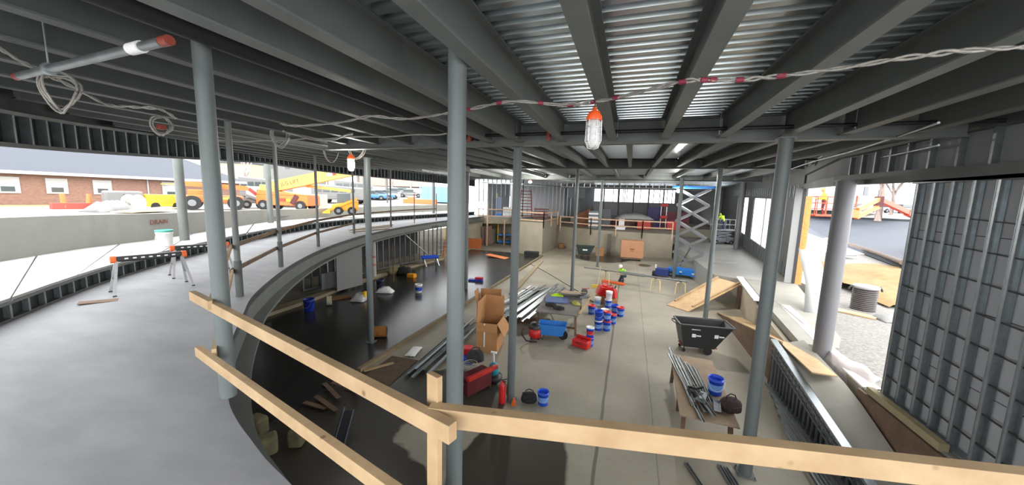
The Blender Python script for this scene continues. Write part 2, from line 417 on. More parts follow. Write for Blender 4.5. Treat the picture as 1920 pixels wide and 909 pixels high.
# ------------------------------------------------------------------ left: outer kerb of short studs, foam boards, stem wall, fascia
def plan_dirs(pts):
    out = []
    for i in range(len(pts)):
        d = (pts[min(i+1,len(pts)-1)] - pts[max(i-1,0)]); d.z = 0; d.normalize(); out.append(d)
    return out
oc = [p for p in outer if p.y > -2.6]
oz = lambda p: S + .31 + .03*min(1,max(0,(p.y-3)/10))
t = thing('stud_kerb', 'low curved kerb of short dark metal studs along the outer edge of the gallery', 'stud kerb', (oc[0].x,oc[0].y,S))
loc0 = Vector((oc[0].x,oc[0].y,S))
b = MB(); b.wallstrip([(p.x-loc0.x,p.y-loc0.y) for p in oc], [oz(p)-.045-S for p in oc], [oz(p)-S for p in oc], .16, -1); b.build('top_track', steel, t)
b = MB(); b.wallstrip([(p.x-loc0.x,p.y-loc0.y) for p in oc], .002, .04, .16, -1); b.build('bottom_track', steel_dk, t)
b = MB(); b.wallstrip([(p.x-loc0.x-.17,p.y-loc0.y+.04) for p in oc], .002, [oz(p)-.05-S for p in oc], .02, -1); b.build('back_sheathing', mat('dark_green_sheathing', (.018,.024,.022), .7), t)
st = resample(oc, .42)[:98]; sd = plan_dirs(st)
for p, d in zip(st, sd):
    b = MB(); q = p - loc0; n_ = Vector((-d.y, d.x, 0))
    b.bar((q.x+n_.x*.005, q.y+n_.y*.005, .04), (q.x+n_.x*.005, q.y+n_.y*.005, oz(p)-.05-S), .045, .01, up=(n_.x,n_.y,0))
    b.bar((q.x+n_.x*.08, q.y+n_.y*.08, .04), (q.x+n_.x*.08, q.y+n_.y*.08, oz(p)-.05-S), .008, .15, up=(n_.x,n_.y,0)); b.build('stud', galv_dk, t)

foot = spline([Vector((x,y,0)) for x,y in [(-9.5,-3),(-12.3,.8),(-14.54,4.03),(-15.75,5.9),(-16.6,8.2),(-18.5,11.3),(-21.15,16),(-21.9,20),(-22.6,25),(-22.5,36),(-22,46)]], 6)
stz = lambda y: 4.56 - .36*min(1,max(0,(y-4)/14)) + .10*min(1,max(0,(y-24)/12))
stem_m = mat('cast_concrete_stem_wall', srgb(128,128,121), .85, 0, .07, 1.4, .08)
b = MB(); b.wallstrip([(p.x,p.y) for p in foot], 3.0, [stz(p.y) for p in foot], .3, -1); struct(b.build('wall_left', stem_m))
# white insulation boards bridging kerb and stem wall
def at_y(pl, f):
    i = f*(len(pl)-1); k = min(int(i), len(pl)-2); return pl[k] + (pl[k+1]-pl[k])*(i-k)
fa = [p for p in foot if p.y > -2.9]; foam = mat('white_foam_board', (.34,.34,.33), .7, 0, .22, .9)
NBD = 9
for i in range(NBD):
    f0 = i/NBD; f1 = (i+1)/NBD - .0025
    A = [at_y(oc, f0 + (f1-f0)*k/4) for k in range(5)]; B = [at_y(fa, f0 + (f1-f0)*k/4) for k in range(5)]
    ring = [(p.x-.02,p.y) for p in A] + [(p.x+.01,p.y) for p in B[::-1]]
    z = [oz(p) + .004 for p in A] + [oz(p) - .07 for p in B[::-1]]
    b = MB(); b.prism(ring, [k for k in z], [k+.05 for k in z])
    tag(b.build('insulation_board', foam), '%s white insulation board from the camera end of the strip beside the stem wall' % ORD[i], 'insulation board', 'white insulation boards along the stem wall')
text('painted_text', 'DRAIN', .25, mat('red_brown_paint', srgb(120,70,60), .8), DP(298,416,15.2) , Matrix(((.56,0,.83),(.83,0,-.56),(0,1,0))))
tw = bpy.data.objects['painted_text']
p = U(298,470,3.5)
# put the lettering on the face of the stem wall
best = min(range(len(foot)-1), key=lambda i: abs((lambda q: math.atan2(q.y,q.x) - math.atan2(ray(298,416).y, ray(298,416).x))((foot[i]+foot[i+1])/2)))
fa_, fb_ = foot[best], foot[best+1]; dd = (fb_-fa_).normalized(); r_ = ray(298,416)
den = r_.x*dd.y - r_.y*dd.x; tt = (fa_.x*dd.y - fa_.y*dd.x)/den; hit = EYE + r_*tt; nn = Vector((dd.y,-dd.x,0))
tw.matrix_local = Matrix.Translation(hit + nn*.012) @ Matrix(((dd.x,0,nn.x),(dd.y,0,nn.y),(0,1,0))).to_4x4()
tag(tw, 'small red brown painted word on the concrete stem wall above the white pail', 'painted lettering')

# fascia of studs under the roof edge
zb = lambda p: 6.03 + .075*max(0,min(9.5,p.y-2.45)); zt = lambda p: min(7.12+rise(p.y), zb(p)+.50+.02*max(0,p.y-2.4))
fo = [p + Vector((-.12,0,0)) for p in outer if p.y > -2.5]
loc0 = Vector((fo[0].x, fo[0].y, 6.0)); L0 = [(p.x-loc0.x, p.y-loc0.y) for p in fo]
t = thing('fascia_frame', 'long curved fascia of dark studs hanging under the left roof edge', 'fascia framing', loc0)
b = MB(); b.wallstrip(L0, [zb(p)-6.0-.07 for p in fo], [zb(p)-6.0 for p in fo], .2, 1); b.build('bottom_plate', steel_dk, t)
b = MB(); b.wallstrip(L0, [zt(p)-6.0-.06 for p in fo], [zt(p)-6.0 for p in fo], .2, 1); b.build('top_angle', steel, t)
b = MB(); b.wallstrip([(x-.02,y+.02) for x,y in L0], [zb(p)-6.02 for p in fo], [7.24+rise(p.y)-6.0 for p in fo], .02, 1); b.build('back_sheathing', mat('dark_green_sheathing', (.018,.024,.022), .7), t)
stf = resample(fo, .42)[:96]; sdf = plan_dirs(stf)
for p, d in zip(stf, sdf):
    q = p - loc0; n_ = Vector((d.y, -d.x, 0)); b = MB()
    b.bar((q.x+n_.x*.15,q.y+n_.y*.15,zb(p)-6.0), (q.x+n_.x*.15,q.y+n_.y*.15,zt(p)-6.0), .05, .02, up=(n_.x,n_.y,0))
    b.bar((q.x+n_.x*.08,q.y+n_.y*.08,zb(p)-6.0), (q.x+n_.x*.08,q.y+n_.y*.08,zt(p)-6.0), .01, .14, up=(n_.x,n_.y,0)); b.build('stud', galv_dk, t)

# ------------------------------------------------------------------ posts and wooden guard rails on the gallery rim
posts = [(450,555,427,180,.055,'grey pipe post on the gallery rim next to the left guard rail column'), (527,500,510,245,.052,'second grey pipe post along the gallery rim'),
         (597,462,586,280,.05,'third grey pipe post along the gallery rim'), (664,438,659,300,.05,'fourth grey pipe post along the gallery rim, a lamp above it'), (733,425,729,310,.05,'fifth thin post along the gallery rim, right of the dark floor column')]
PP = []
for (px,py,tx,ty,r,lb) in posts:
    p = U(px,py,S); PP.append(p)
    t = thing('pipe_post', lb, 'post', (p.x,p.y,S-.5))
    b = MB(); b.tube((0,0,.5), (0,0,hz(tx,ty,p)-S+.5), r, n=14); b.build('pipe', steel, t)
    b = MB(); b.tube((0,0,0), (0,0,1.25), r*1.25, n=14); b.build('sleeve', steel_dk, t)
    b = MB(); b.box((0,0,hz(tx,ty,p)-S+.5), (r*3.4,r*3.4,.02)); b.build('cap_plate', steel, t)
SP = []
for (px,py,ty,lb) in [(777,418,365,'short steel guard post with orange cap, left of the dark outer column'), (818,414,364,'short steel guard post with orange cap, right of the dark outer column')]:
    p = U(px,py,S); SP.append(p); h = hz(px-1,ty,p)-S
    t = thing('guard_post', lb, 'post', (p.x,p.y,S)); b = MB(); b.tube((0,0,0),(0,0,h),.035,n=10); b.build('pipe', wood_dk, t)
    b = MB(); b.lathe([(.05,h-.05),(.055,h),(.03,h+.05)], n=10); b.build('cap', mat('orange_plastic', srgb(214,96,40), .5), t)
b0 = Vector((-3.95,2.40,S))
gp = [b0] + PP + SP
for i in range(len(gp)-1):
    for h, w in ((1.05,'upper'),(.55,'lower')):
        p = gp[i] + Vector((0,0,h)); q = gp[i+1] + Vector((0,0,h)); d = (q-p).normalized()
        off = Vector((d.y,-d.x,0)) * -.09
        if i >= 4 and h < 1: continue
        b = MB(); b.bar(p+off-d*.12, q+off+d*.12, .038, .09)
        tag(b.build('rim_guard_rail', wood_dk if i else lumber), '%s wooden guard rail in the %s span of the gallery rim from the near column' % (w, ORD[i]), 'guard rail', 'weathered guard rails along the gallery rim')

# near guard rails of fresh lumber
def plank(name, p, q, w, h, label, cat, mt=lumber, group=None, up=None, bev=.003):
    b = MB(); b.bar(p, q, w, h, up); return tag(b.build(name, mt, bevel=bev), label, cat, group)
z = S + 1.07 - .0445
plank('guard_rail', (-4.55,2.47,z), (-.765,1.45,z), .06, .10, 'upper fresh lumber guard rail from the left column to the corner post', 'guard rail')
z2 = S + .55 - .0445
plank('guard_rail', (-4.22,2.30,z2), (-.80,1.42,z2), .06, .10, 'lower fresh lumber guard rail under the one running to the left column', 'guard rail')
plank('guard_rail', (-.955,1.545,z), (4.2,2.52,z), .066, .105, 'long fresh lumber guard rail across the bottom right of the view', 'guard rail')
plank('guard_rail', (-.955,1.545,z2), (4.2,2.52,z2), .066, .105, 'lower twin of the long right guard rail, mostly below the view', 'guard rail')
pp = U(824,757,S+1.07); zt_ = hz(824,699,(-.96,1.62))
plank('guard_post', (-.962,1.605,S-.12), (-.962,1.605,zt_), .089, .038, 'upright fresh lumber post at the guard rail corner beside the centre column', 'post', up=(.33,.94,0))

# ------------------------------------------------------------------ right side: stud wall, header, opening
ZP = 1.45
def studwall_right():
    w = struct(MB().box((5.45,6.7,3.72), (.02,5.0,4.5)).build('wall_right', mat('pale_grey_sheathing', srgb(176,178,182), .8, 0, .05, 1)))
    for i in range(13):
        y = 9.12 - .405*i; b = MB()
        b.box((5.305,y-.018,3.69), (.006,.05,4.44)); b.box((5.36,y+.006,3.69), (.13,.006,4.44)); b.box((5.42,y-.018,3.69),(.006,.05,4.44)); b.box((5.309,y-.046,3.69),(.016,.006,4.44))
        b.build('stud', galv, w)
    b = MB(); b.box((5.36,6.7,1.475), (.16,5.0,.05)); b.build('bottom_track', galv, w)
    b = MB(); b.box((5.36,6.7,5.93), (.16,5.0,.06)); b.build('top_track', galv_dk, w)
    for k in range(9):
        b = MB(); z = 5.42 - .485*k - .08
        b.bar((5.33,9.16,z), (5.33,4.3,z-.26), .03, .016); b.build('bridging_bar', rod_m, w)
    for k in range(3):
        b = MB(); b.box((5.437,6.7,5.0-1.22*k), (.004,5.0,.012)); b.build('sheathing_seam', rod_m, w)
studwall_right()
# header beam over the opening and the strip of short studs over it
hd = [(5.28,4.2),(5.28,9.3),(5.62,12.9),(8.25,21.8)]
b = MB(); b.wallstrip(hd, [5.80,5.94,6.03,6.28], [6.05,6.19,6.30,6.52], .2, 1); struct(b.build('trim_2', steel_dk))
t = struct(MB().wallstrip([(x+.14,y) for x,y in hd], [6.05,6.19,6.30,6.52], [7.17,7.17,7.25,7.5], .02, 1).build('wall_header', gyp))
b = MB(); b.wallstrip(hd, [6.66,6.74,6.8,6.95], [6.95,7.05,7.2,7.3], .17, 1); b.build('top_angle', steel_dk, t)
for i in range(13):
    y = 4.6 + .62*i; x = 5.28 if y < 9.3 else 5.28 + (y-9.3)*.094; z0 = 5.8+.0275*(y-4.2)+.25
    b = MB(); b.box((x+.03,y,(z0+6.74)/2), (.02,.05,6.74-z0)); b.box((x+.08,y,(z0+6.74)/2), (.1,.008,6.74-z0)); b.build('cripple_stud', galv_dk, t)
column((5.22,11.35), 1.2, 6.1, .2, 'fat pale column in the right opening beside the gravel', mat('pale_grey_paint', srgb(100,100,103), .5, 0, .05, 2))

# platform behind the half wall, its retaining wall and the ramp
plat = [(6.2,21.4),(5.55,16.5),(5.25,13.2),(5.9,12.9),(8.3,21.6)]
b = MB(); b.prism([(6.15,21.6),(5.5,16.5),(5.0,12.0),(5.9,12.0),(6.4,13.0),(8.45,21.6)], 0, ZP-.02); struct(b.build('floor_right', conc))
b = MB(); b.wallstrip([(6.05,21.6),(5.4,16.5),(4.95,12.2)], 0, [ZP-.25]*3, .14, 1); struct(b.build('wall_retaining', conc_lt))
t = thing('knee_track', 'low metal stud track with white top along the edge of the right platform', 'stud track', (6.05,21.6,ZP-.25))
b = MB(); b.wallstrip([(0,0),(-.65,-5.1)], .28, .32, .3, 1); b.build('top_track', white_m, t)
for i in range(12):
    b = MB(); f = i/11; b.box((-.65*f+.02,-5.1*f,.14), (.03,.05,.28)); b.build('stud', galv, t)
b = MB(); b.wallstrip([(.08,0),(-.57,-5.1)], 0, .27, .01, 1); b.build('back_sheathing', rod_m, t)
b = MB(); b.prism([(4.8,22.2),(6.2,21.4),(8.4,21.6),(11.2,46),(4.4,46),(4.3,36.6)], 0, ZP-.05); struct(b.build('floor_landing', mat('polished_pale_concrete', srgb(138,136,128), .45, 0, .06, .8)))
plank('step_timber', U(1341,521,1.1), U(1401,532,1.1), .2, .5, 'long timber step facing the edge of the far right landing', 'timber', wood_dk)
# half wall of perforated metal studs, following the slope of the ramp behind it
hx, y0, y1 = 4.33, 12.0, 6.3
zt = lambda y: 1.42 - .175*(12.0-y)
t = thing('perforated_half_wall', 'sloping half wall of punched metal studs with a bright top track on the right', 'half wall', (hx,0,0))
b = MB(); b.bar((0,y0,zt(y0)), (0,y1,zt(y1)), .17, .06); b.build('top_track', galv, t)
b = MB(); b.box((0,(y0+y1)/2,.03), (.17,y0-y1,.05)); b.build('bottom_track', galv_dk, t)
n = 28
for i in range(n+1):
    y = y0 + (y1-y0)*i/n; b = MB(); b.box((0,y,(zt(y)-.03+.05)/2), (.02,.07,zt(y)-.08)); b.box((.0,y,(zt(y)-.03+.05)/2), (.04,.006,zt(y)-.08)); b.build('stud', galv_dk, t)
for k, dz in enumerate((.06,.235,.42)):
    b = MB(); b.bar((-.005,y0,zt(y0)-dz), (-.005,y1,zt(y1)-dz), .03, .035); b.build('bridging_bar', galv_dk, t)
b = MB(); b.raw([(.09,y0,.05),(.09,y1,.05),(.09,y1,max(.08,zt(y1)-.46)),(.09,y0,zt(y0)-.48),(.1,y0,.05),(.1,y1,.05),(.1,y1,max(.12,zt(y1)-.48)),(.1,y0,zt(y0)-.48)], [(0,1,2,3),(7,6,5,4),(0,4,5,1),(2,6,7,3),(0,3,7,4),(1,5,6,2)]); b.build('back_sheathing', rod_m, t)
b = MB(); b.raw([(.05,y0,zt(y0)-.43),(.05,y1,zt(y1)-.43),(.05,y1,zt(y1)-.03),(.05,y0,zt(y0)-.03),(.056,y0,zt(y0)-.43),(.056,y1,zt(y1)-.43),(.056,y1,zt(y1)-.03),(.056,y0,zt(y0)-.03)], [(0,1,2,3),(7,6,5,4),(0,4,5,1),(2,6,7,3),(0,3,7,4),(1,5,6,2)]); b.build('hole_light_plate', mat('hole_light_colour', (.55,.58,.60), .4, .3), t)  # pale plate stands in for the light showing in the punched holes
for k in range(5):
    x = 4.18 - .09*k
    b = MB(); yA = 11.4-.5*k; yB = 7.0-.3*k
    b.prof((x,yA,.06+.02*k), (x-.05,yB,.05+.015*k), [(-.03,0),(.03,0),(.03,.008),(-.022,.008),(-.022,.06),(-.03,.06)], up=(0,0,1))
    tag(b.build('metal_stud', galv_dk), '%s dark metal stud lying along the foot of the perforated half wall' % ORD[k], 'metal stud', 'studs along the half wall')
# ramp floor behind the half wall
b = MB(); ry = [6.0,7.2,9.2,9.9,12.0]; rz_ = [.02,.30,.93,1.08,1.30]
vs = []
for y, z in zip(ry, rz_): vs += [(4.43,y,z),(5.06,y,z+.24),(4.43,y,z-.12),(5.06,y,z+.12)]
fs = []
for i in range(len(ry)-1):
    a = 4*i; c = a+4; fs += [(a,a+1,c+1,c),(a+2,c+2,c+3,a+3),(a,c,c+2,a+2),(a+1,a+3,c+3,c+1)]
b.raw(vs, fs); struct(b.build('floor_ramp', mat('pale_ramp_concrete', srgb(150,147,137), .7, 0, .1, 1.3)))
b = MB(); b.box((4.72,11.0,1.385), (.5,2.0,.03)); tag(b.build('plywood_sheet', ply), 'tan plywood sheet lying at the head of the ramp behind the half wall', 'plywood')
b = MB(); b.box((5.14,6.9,.70), (.06,5.2,1.4)); tag(b.build('form_board', wood_dk), 'rusty brown form board along the foot of the right stud wall', 'board')
b = MB(); b.bar((5.19,9.25,1.5), (5.19,7.35,1.5), .13, .14); tag(b.build('sill_timber', mat('greenish_treated_timber', srgb(150,138,104), .8, 0, .12, 4)), 'pale treated sill timber at the foot of the right stud wall', 'timber')
b = MB(); b.box((5.55,6.9,.72), (.72,5.2,1.44)); struct(b.build('wall_footing', conc))
b = MB(); b.wallstrip([(5.22,9.45),(5.45,12.0),(6.1,16.5)], 0, 1.40, .3, 1); struct(b.build('wall_stem', conc_lt))
b = MB(); b.wallstrip([(5.20,9.45),(5.43,12.0),(6.0,16.5)], 1.40, 1.44, .34, 1); tag(b.build('sill_sheet', white_m), 'bright white membrane on top of the foundation under the right opening', 'membrane')
# plywood ramp running up beside the retaining wall
b = MB(); b.raw([(4.55,18.9,.0),(5.4,18.9,.0),(4.95,11.9,1.30),(4.5,11.9,1.30),(4.55,18.9,.04),(5.4,18.9,.04),(4.95,11.9,1.34),(4.5,11.9,1.34)], [(0,1,2,3),(7,6,5,4),(0,4,5,1),(1,5,6,2),(2,6,7,3),(3,7,4,0)])
t = thing('plywood_ramp', 'long plywood ramp rising beside the right retaining wall with a brown side board', 'ramp', (0,0,0)); b.build('deck', ply, t)
b = MB(); b.raw([(4.5,19.2,.0),(4.44,11.8,.0),(4.44,11.8,1.42),(4.5,19.2,.05),(4.55,19.2,.0),(4.49,11.8,.0),(4.49,11.8,1.42),(4.55,19.2,.05)], [(0,1,2,3),(7,6,5,4),(0,4,5,1),(1,5,6,2),(2,6,7,3),(3,7,4,0)]); b.build('side_board', wood_dk, t)
b = MB(); b.bar((4.47,19.2,.07), (4.465,11.8,1.45), .05, .04); b.build('top_rail', lumber, t)

# facade beyond the opening: jamb, knee wall, tall bright windows
jb = Vector((8.3,21.7,0))
b = MB(); b.box((8.02,21.45,3.9), (.30,.08,4.9), rz=-.25); struct(b.build('trim_3', mat('pale_jamb_board', srgb(140,142,142), .6)))
b = MB(); b.box((8.22,21.35,3.85), (.12,.06,4.8), rz=-.25); struct(b.build('trim_4', rod_m))
b = MB(); b.box((8.43,21.42,3.65), (.30,.10,4.5), rz=-.25); tag(b.build('sheathing_board', osb), 'upright orange sheathing board at the end of the window wall', 'board')
def fac(f): return (8.3 + 2.7*f, 21.8 + 24.2*f)     # along the facade
def facpt(f, dx=0): x, y = fac(f); return (x+dx, y)
segs = [(0,.155),(.33,.385),(.72,1.0)]
zlo = lambda f: 2.15 + .95*f; zhi = lambda f: 5.72 + .5*f
w = MB()
w.wallstrip([facpt(0),facpt(1)], [ZP]*2, [zlo(0),zlo(1)], .22, 1)
w.wallstrip([facpt(0),facpt(1)], [zhi(0),zhi(1)], [7.7,7.7], .22, 1)
for a, c in [(0,.16),(.50,.60),(.84,1.0)]: w.wallstrip([facpt(a),facpt(c)], [zlo(a),zlo(c)], [zhi(a),zhi(c)], .22, 1)
w.wallstrip([facpt(1),(12.6,58.2)], [ZP-.3]*2, [7.7]*2, .22, 1)
wr = struct(w.build('wall_east', steel_dk))
for i in range(36):
    f = i/36; x, y = fac(f); b = MB(); b.box((x-.02,y,(ZP+zlo(f))/2), (.03,.06,zlo(f)-ZP)); b.build('stud', galv_dk, wr)
    b = MB(); b.box((x-.02,y,zhi(f)+.45), (.03,.06,.6)); b.build('stud', galv, wr)
for k, (a, c) in enumerate([(.16,.50),(.60,.84)]):
    g = MB(); g.wallstrip([facpt(a,.08),facpt(c,.08)], [zlo(a),zlo(c)], [zhi(a),zhi(c)], .02, 1)
    film = mat('translucent_plastic_film', (.95,.96,1.0), .9)
    nt = film.node_tree
    if 'Translucent BSDF' not in nt.nodes:
        tr = nt.nodes.new('ShaderNodeBsdfTranslucent'); tr.inputs[0].default_value = (.95,.97,1,1); nt.links.new(tr.outputs[0], nt.nodes['Material Output'].inputs[0])
    wo_ = struct(g.build('window_%d' % (k+1), film))
    for f in ((a+c)/2,) if k == 0 else ():
        x, y = fac(f); b = MB(); b.box((x+.03,y,(zlo(f)+zhi(f))/2), (.05,.08,zhi(f)-zlo(f))); b.build('mullion', steel, wo_)
column((9.42,36.4), ZP-.05, 7.4, .24, 'pale column between the two tall bright windows on the right', mat('pale_grey_paint', srgb(100,100,103), .5, 0, .05, 2))

# ------------------------------------------------------------------ rear: raised stage, block, far wall
BT = 2.36; BZ = 3.10
b = MB(); b.prism([(-7.65,39.6),(-3.7,37.0),(1.3,36.6),(4.15,36.7),(4.3,46),(11,46),(11,62),(-14,62),(-14,46)], 0, BT); struct(b.build('floor_stage', conc_lt))
b = MB()
A = (-16.5,34.6); A2 = (-15.9,36.9); Bc = (-12.6,38.2); C0 = (-10.9,33.85); C1 = (-7.86,33.0); C2 = (-7.7,39.6)
b.prism([C0,C1,C2,(-12.4,39.6)], 0, BZ)                                   # solid part nearest us
b.prism([A,A2,(-17.2,39.5),(-18.6,36.0)], 0, BZ)                          # wall end left of the opening
b.prism([A2,Bc,(-13.0,39.6),(-17.2,39.5)], BZ-.68, BZ)                    # lintel over the opening
b.prism([Bc,(-11.5,35.9),(-12.3,39.6),(-13.0,39.6)], 0, BZ)
b.prism([(-17.2,39.4),(-12.3,39.4),(-12.3,39.6),(-17.2,39.6)], 0, BZ-.68)
b.prism([(-17.2,39.6),(-7.7,39.6),(-7.6,48),(-20,48),(-19,39)], 2.3, BZ)
struct(b.build('wall_block', conc_lt))
b = MB(); b.wallstrip([(-17.4,31.5),A], 0, 3.05, .2, -1); struct(b.build('wall_rear', conc_lt))
FY = 58
fw = MB(); fw.box((-13,FY,4.0), (13.6,.3,8.4)); fw.box((12,FY,4.0), (11.4,.3,8.4)); fw.box((0,FY,3.9), (12.7,.3,2.75)); fw.box((0,FY,7.85),(12.7,.3,.7))
fwo = struct(fw.build('wall_far', mat('grey_far_wall', srgb(132,132,136), .8, 0, .05, 1)))
g = MB(); g.box((0,FY+.1,6.4), (12.6,.02,2.35)); wg = struct(g.build('window_3', film))
for x in (-4.4,-2.6,-1.9,-1.1,-.85,-.55,1.4,3.3,4.2,4.7,5.2,5.9):
    b = MB(); b.box((x,FY-.1,6.4), (.1,.1,2.35)); b.build('mullion', steel_dk, wg)
# stud partition on the block and the grey partitions behind the stage
def partition(name, p, q, z0, z1, n, board=None, opening=None):
    w = MB(); w.wallstrip([p,q], z1-.1, z1, .14, 1); w.wallstrip([p,q], z0, z0+.08, .14, 1)
    o = struct(w.build(name, galv))
    for i in range(n+1):
        f = i/n; x = p[0]+(q[0]-p[0])*f; y = p[1]+(q[1]-p[1])*f; lo = z0
        if opening and opening[0] < f < opening[1]: lo = opening[2]
        b = MB(); b.box((x,y,(lo+z1)/2+.2), (.07,.1,z1-lo+.4)); b.build('stud', galv, o)
    if board:
        b = MB(); b.wallstrip([(p[0],p[1]+.15),(q[0],q[1]+.15)], z0, z1, .03, 1); b.build('board', board, o)
    return o
partition('wall_partition', (-16.6,37.4), (-11.9,39.4), BZ, 7.1, 10, None, (.48,.97,5.6))
partition('wall_partition', (-11.9,39.4), (-7.6,47.5), BZ, 7.1, 12, None)
bp = mat('bluish_grey_board', srgb(112,117,121), .8, 0, .06, .8)
for (p,q,z0,z1,nm) in [((-16.8,40.5),(-14.4,41.8),BZ,7.1,'wall_inner'),((-8.6,48),(-6.6,49),BZ,7.4,'wall_inner'),((-6.6,49),(-5.4,55),BT,7.5,'wall_inner'),((-7.4,44),(-5.6,45.4),5.6,7.1,'wall_inner')]:
    b = MB(); b.wallstrip([p,q], z0, z1, .15, 1); struct(b.build(nm, bp))
# studs above the rear wall line hang like a comb below the deck
t = thing('deflection_track', 'long ceiling track with short stud tips above the rear stage', 'ceiling track', (0,43.4,6.95))
b = MB(); b.box((0,0,0), (16.6,.15,.06)); b.build('track', galv_dk, t)
for i in range(24):
    b = MB(); b.box((-8.2+.7*i,0,.22), (.08,.08,.42)); b.build('stud_tip', galv, t)
b = MB(); b.box((.5,44.15,7.05), (17,.04,.5)); struct(b.build('wall_soffit', steel_dk))
# stud wall under the gallery
up = [U(580,548,.2), U(650,527,.2), U(720,506,.2), U(790,490,.2), U(836,480,.2)]
w = MB(); w.wallstrip([(p.x-.4,p.y) for p in up], .2, .28, .14, -1); w.wallstrip([(p.x-.4,p.y) for p in up], 2.9, 3.0, .14, -1)
wo_ = struct(w.build('wall_gallery', galv_dk))
us = resample([Vector((p.x-.4,p.y,0)) for p in up], .55)
for i, p in enumerate(us):
    b = MB(); b.box((p.x,p.y,1.6), (.06,.09,2.7)); b.build('stud', galv_dk if i % 3 else galv, wo_)
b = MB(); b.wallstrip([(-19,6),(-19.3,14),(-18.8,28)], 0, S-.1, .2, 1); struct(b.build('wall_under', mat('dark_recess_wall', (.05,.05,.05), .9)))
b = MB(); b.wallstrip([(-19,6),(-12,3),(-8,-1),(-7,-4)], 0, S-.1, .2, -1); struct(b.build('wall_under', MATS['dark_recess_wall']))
# ================================================================== objects inside
blue_pl = mat('blue_plastic', (.012,.07,.55), .4); red_pl = mat('red_plastic', (.55,.018,.018), .4); white_pl = mat('white_plastic', (.75,.75,.74), .45)
black_pl = mat('black_plastic', (.02,.021,.022), .45); yellow_pl = mat('yellow_plastic', (.72,.46,.02), .5); orange_pl = mat('orange_plastic', srgb(214,96,40), .5)
green_pl = mat('green_plastic', (.02,.12,.07), .5); alu = mat('aluminium', (.72,.73,.74), .35, .8, .05, 5); rubber = mat('black_rubber', (.015,.015,.015), .8)
card = mat('brown_cardboard', srgb(168,122,78), .85, 0, .10, 3.0); card_in = mat('cardboard_inside', srgb(120,84,52), .9, 0, .1, 3.0)
paper = mat('white_paper_label', (.72,.72,.72), .7); lime = mat('lime_yellow_fabric', (.45,.75,.02), .8); skin_m = mat('skin', srgb(196,142,112), .6)
denim = mat('dark_work_trousers', srgb(52,58,76), .85, 0, .1, 8); grey_pt = mat('light_grey_machine_paint', srgb(112,114,117), .5); blue_pt = mat('bright_blue_machine_paint', (.01,.17,.62), .4)
lift_blue = mat('lift_blue_paint', (.008,.20,.68), .4); red_pt = mat('red_painted_metal', (.50,.012,.03), .45); dark_fab = mat('dark_fabric', (.02,.018,.02), .9, 0, .3, 20, .3)

# ---- sawhorses and pail on the gallery
def sawhorse(loc, rz, label):
    t = thing('sawhorse', label, 'sawhorse', loc, rz)
    b = MB(); b.prof((-.5,0,.66), (.5,0,.66), [(-.035,0),(.035,0),(.055,.03),(.055,.10),(.03,.115),(-.03,.115),(-.055,.10),(-.055,.03)], up=(0,0,1)); bm_ = b.build('beam', black_pl, t, .004)
    for k in range(7):
        b = MB(); b.box((-.36+.12*k,-.0565,.725), (.055,.003,.028)); b.build('marking', paper, bm_)
    for s in (-1,1):
        b = MB(); b.prof((s*.5,0,.645), (s*.585,0,.645), [(-.04,0),(.04,0),(.066,.035),(.066,.115),(.03,.14),(-.03,.14),(-.066,.115),(-.066,.035)], up=(0,0,1)); b.build('end_cap', orange_pl, t, .006)
        for q in (-1,1):
            b = MB(); p0 = Vector((s*.50,q*.035,.68)); p1 = Vector((s*.60,q*.27,.012)); b.bar(p0, p1, .045, .028, up=(0,q,.35)); lg = b.build('leg', alu, t)
            b = MB(); b.box((s*.60,q*.27,.011), (.055,.05,.022)); b.build('foot', black_pl, lg)
        b = MB(); b.bar((s*.556,-.165,.31),(s*.556,.165,.31), .02, .02); b.build('spreader', steel_dk, t)
    return t
v = Vector((.32,1.07,0)); ang = math.atan2(v.y, v.x)
sawhorse((-9.80,4.62,S), ang, 'black sawhorse with orange ends and metal legs, nearest the camera')
sawhorse((-10.55,6.0,S), ang - .05, 'black sawhorse with orange ends partly behind the left column')
def bucket(loc, m_, label, lid=None, s=1.0, rot=None, group=None, band=None, name='bucket', cat='bucket'):
    t = thing(name, label, cat, loc, 0, group, rot); t.scale = (s,s,s)
    b = MB(); b.lathe([(.128,0),(.132,.01),(.150,.30),(.158,.302),(.158,.325),(.152,.327),(.153,.365),(.147,.365),(.143,.30),(.122,.02),(.0001,.018)], n=18); b.build('body', m_, t)
    if band:
        b = MB(); b.lathe([(.1375,.09),(.1485,.24)], n=18); b.build('label_band', band, t)
    if lid:
        b = MB(); b.lathe([(.160,.345),(.163,.35),(.163,.385),(.150,.39),(.145,.375),(.0001,.375)], n=18); b.build('lid', lid, t)
    b = MB(); b.path([Vector((.158*math.cos(a), -.06-.09*math.sin(a), .31-.20*math.sin(a))) if True else 0 for a in [PI*k/10 for k in range(11)]], .004, 5); b.build('handle', alu, t)
    return t
p = U(310,459,3.60); bucket((p.x,p.y,3.56), white_pl, 'white pail with green lid on the white boards by the stem wall', lid=mat('teal_green_plastic', (.05,.30,.22), .5), s=1.35)
# delaminated sheet lying by the sawhorse
q = U(185,566,S); b = MB(); b.box((q.x,q.y,S+.012), (.5,.22,.012), rz=1.1, ry=.06); tag(b.build('floor_scrap', wood_dk), 'small dark scrap board lying at the foot of the near sawhorse', 'scrap board')

# ---- boards on the gallery, studs on the floor below the long rail
for i, (a, c) in enumerate((((655,431),(733,424)),((657,435),(728,428)),((668,429),(735,421)))):
    pa, pc = U(*a,S+.03), U(*c,S+.03); plank('plank', pa, pc, .2, .045, '%s plank from the left in the bundle on the gallery edge' % ORD[i], 'plank', mat('dusty_pine', srgb(140,126,100), .8, 0, .15, 3), 'planks lying on the gallery edge')
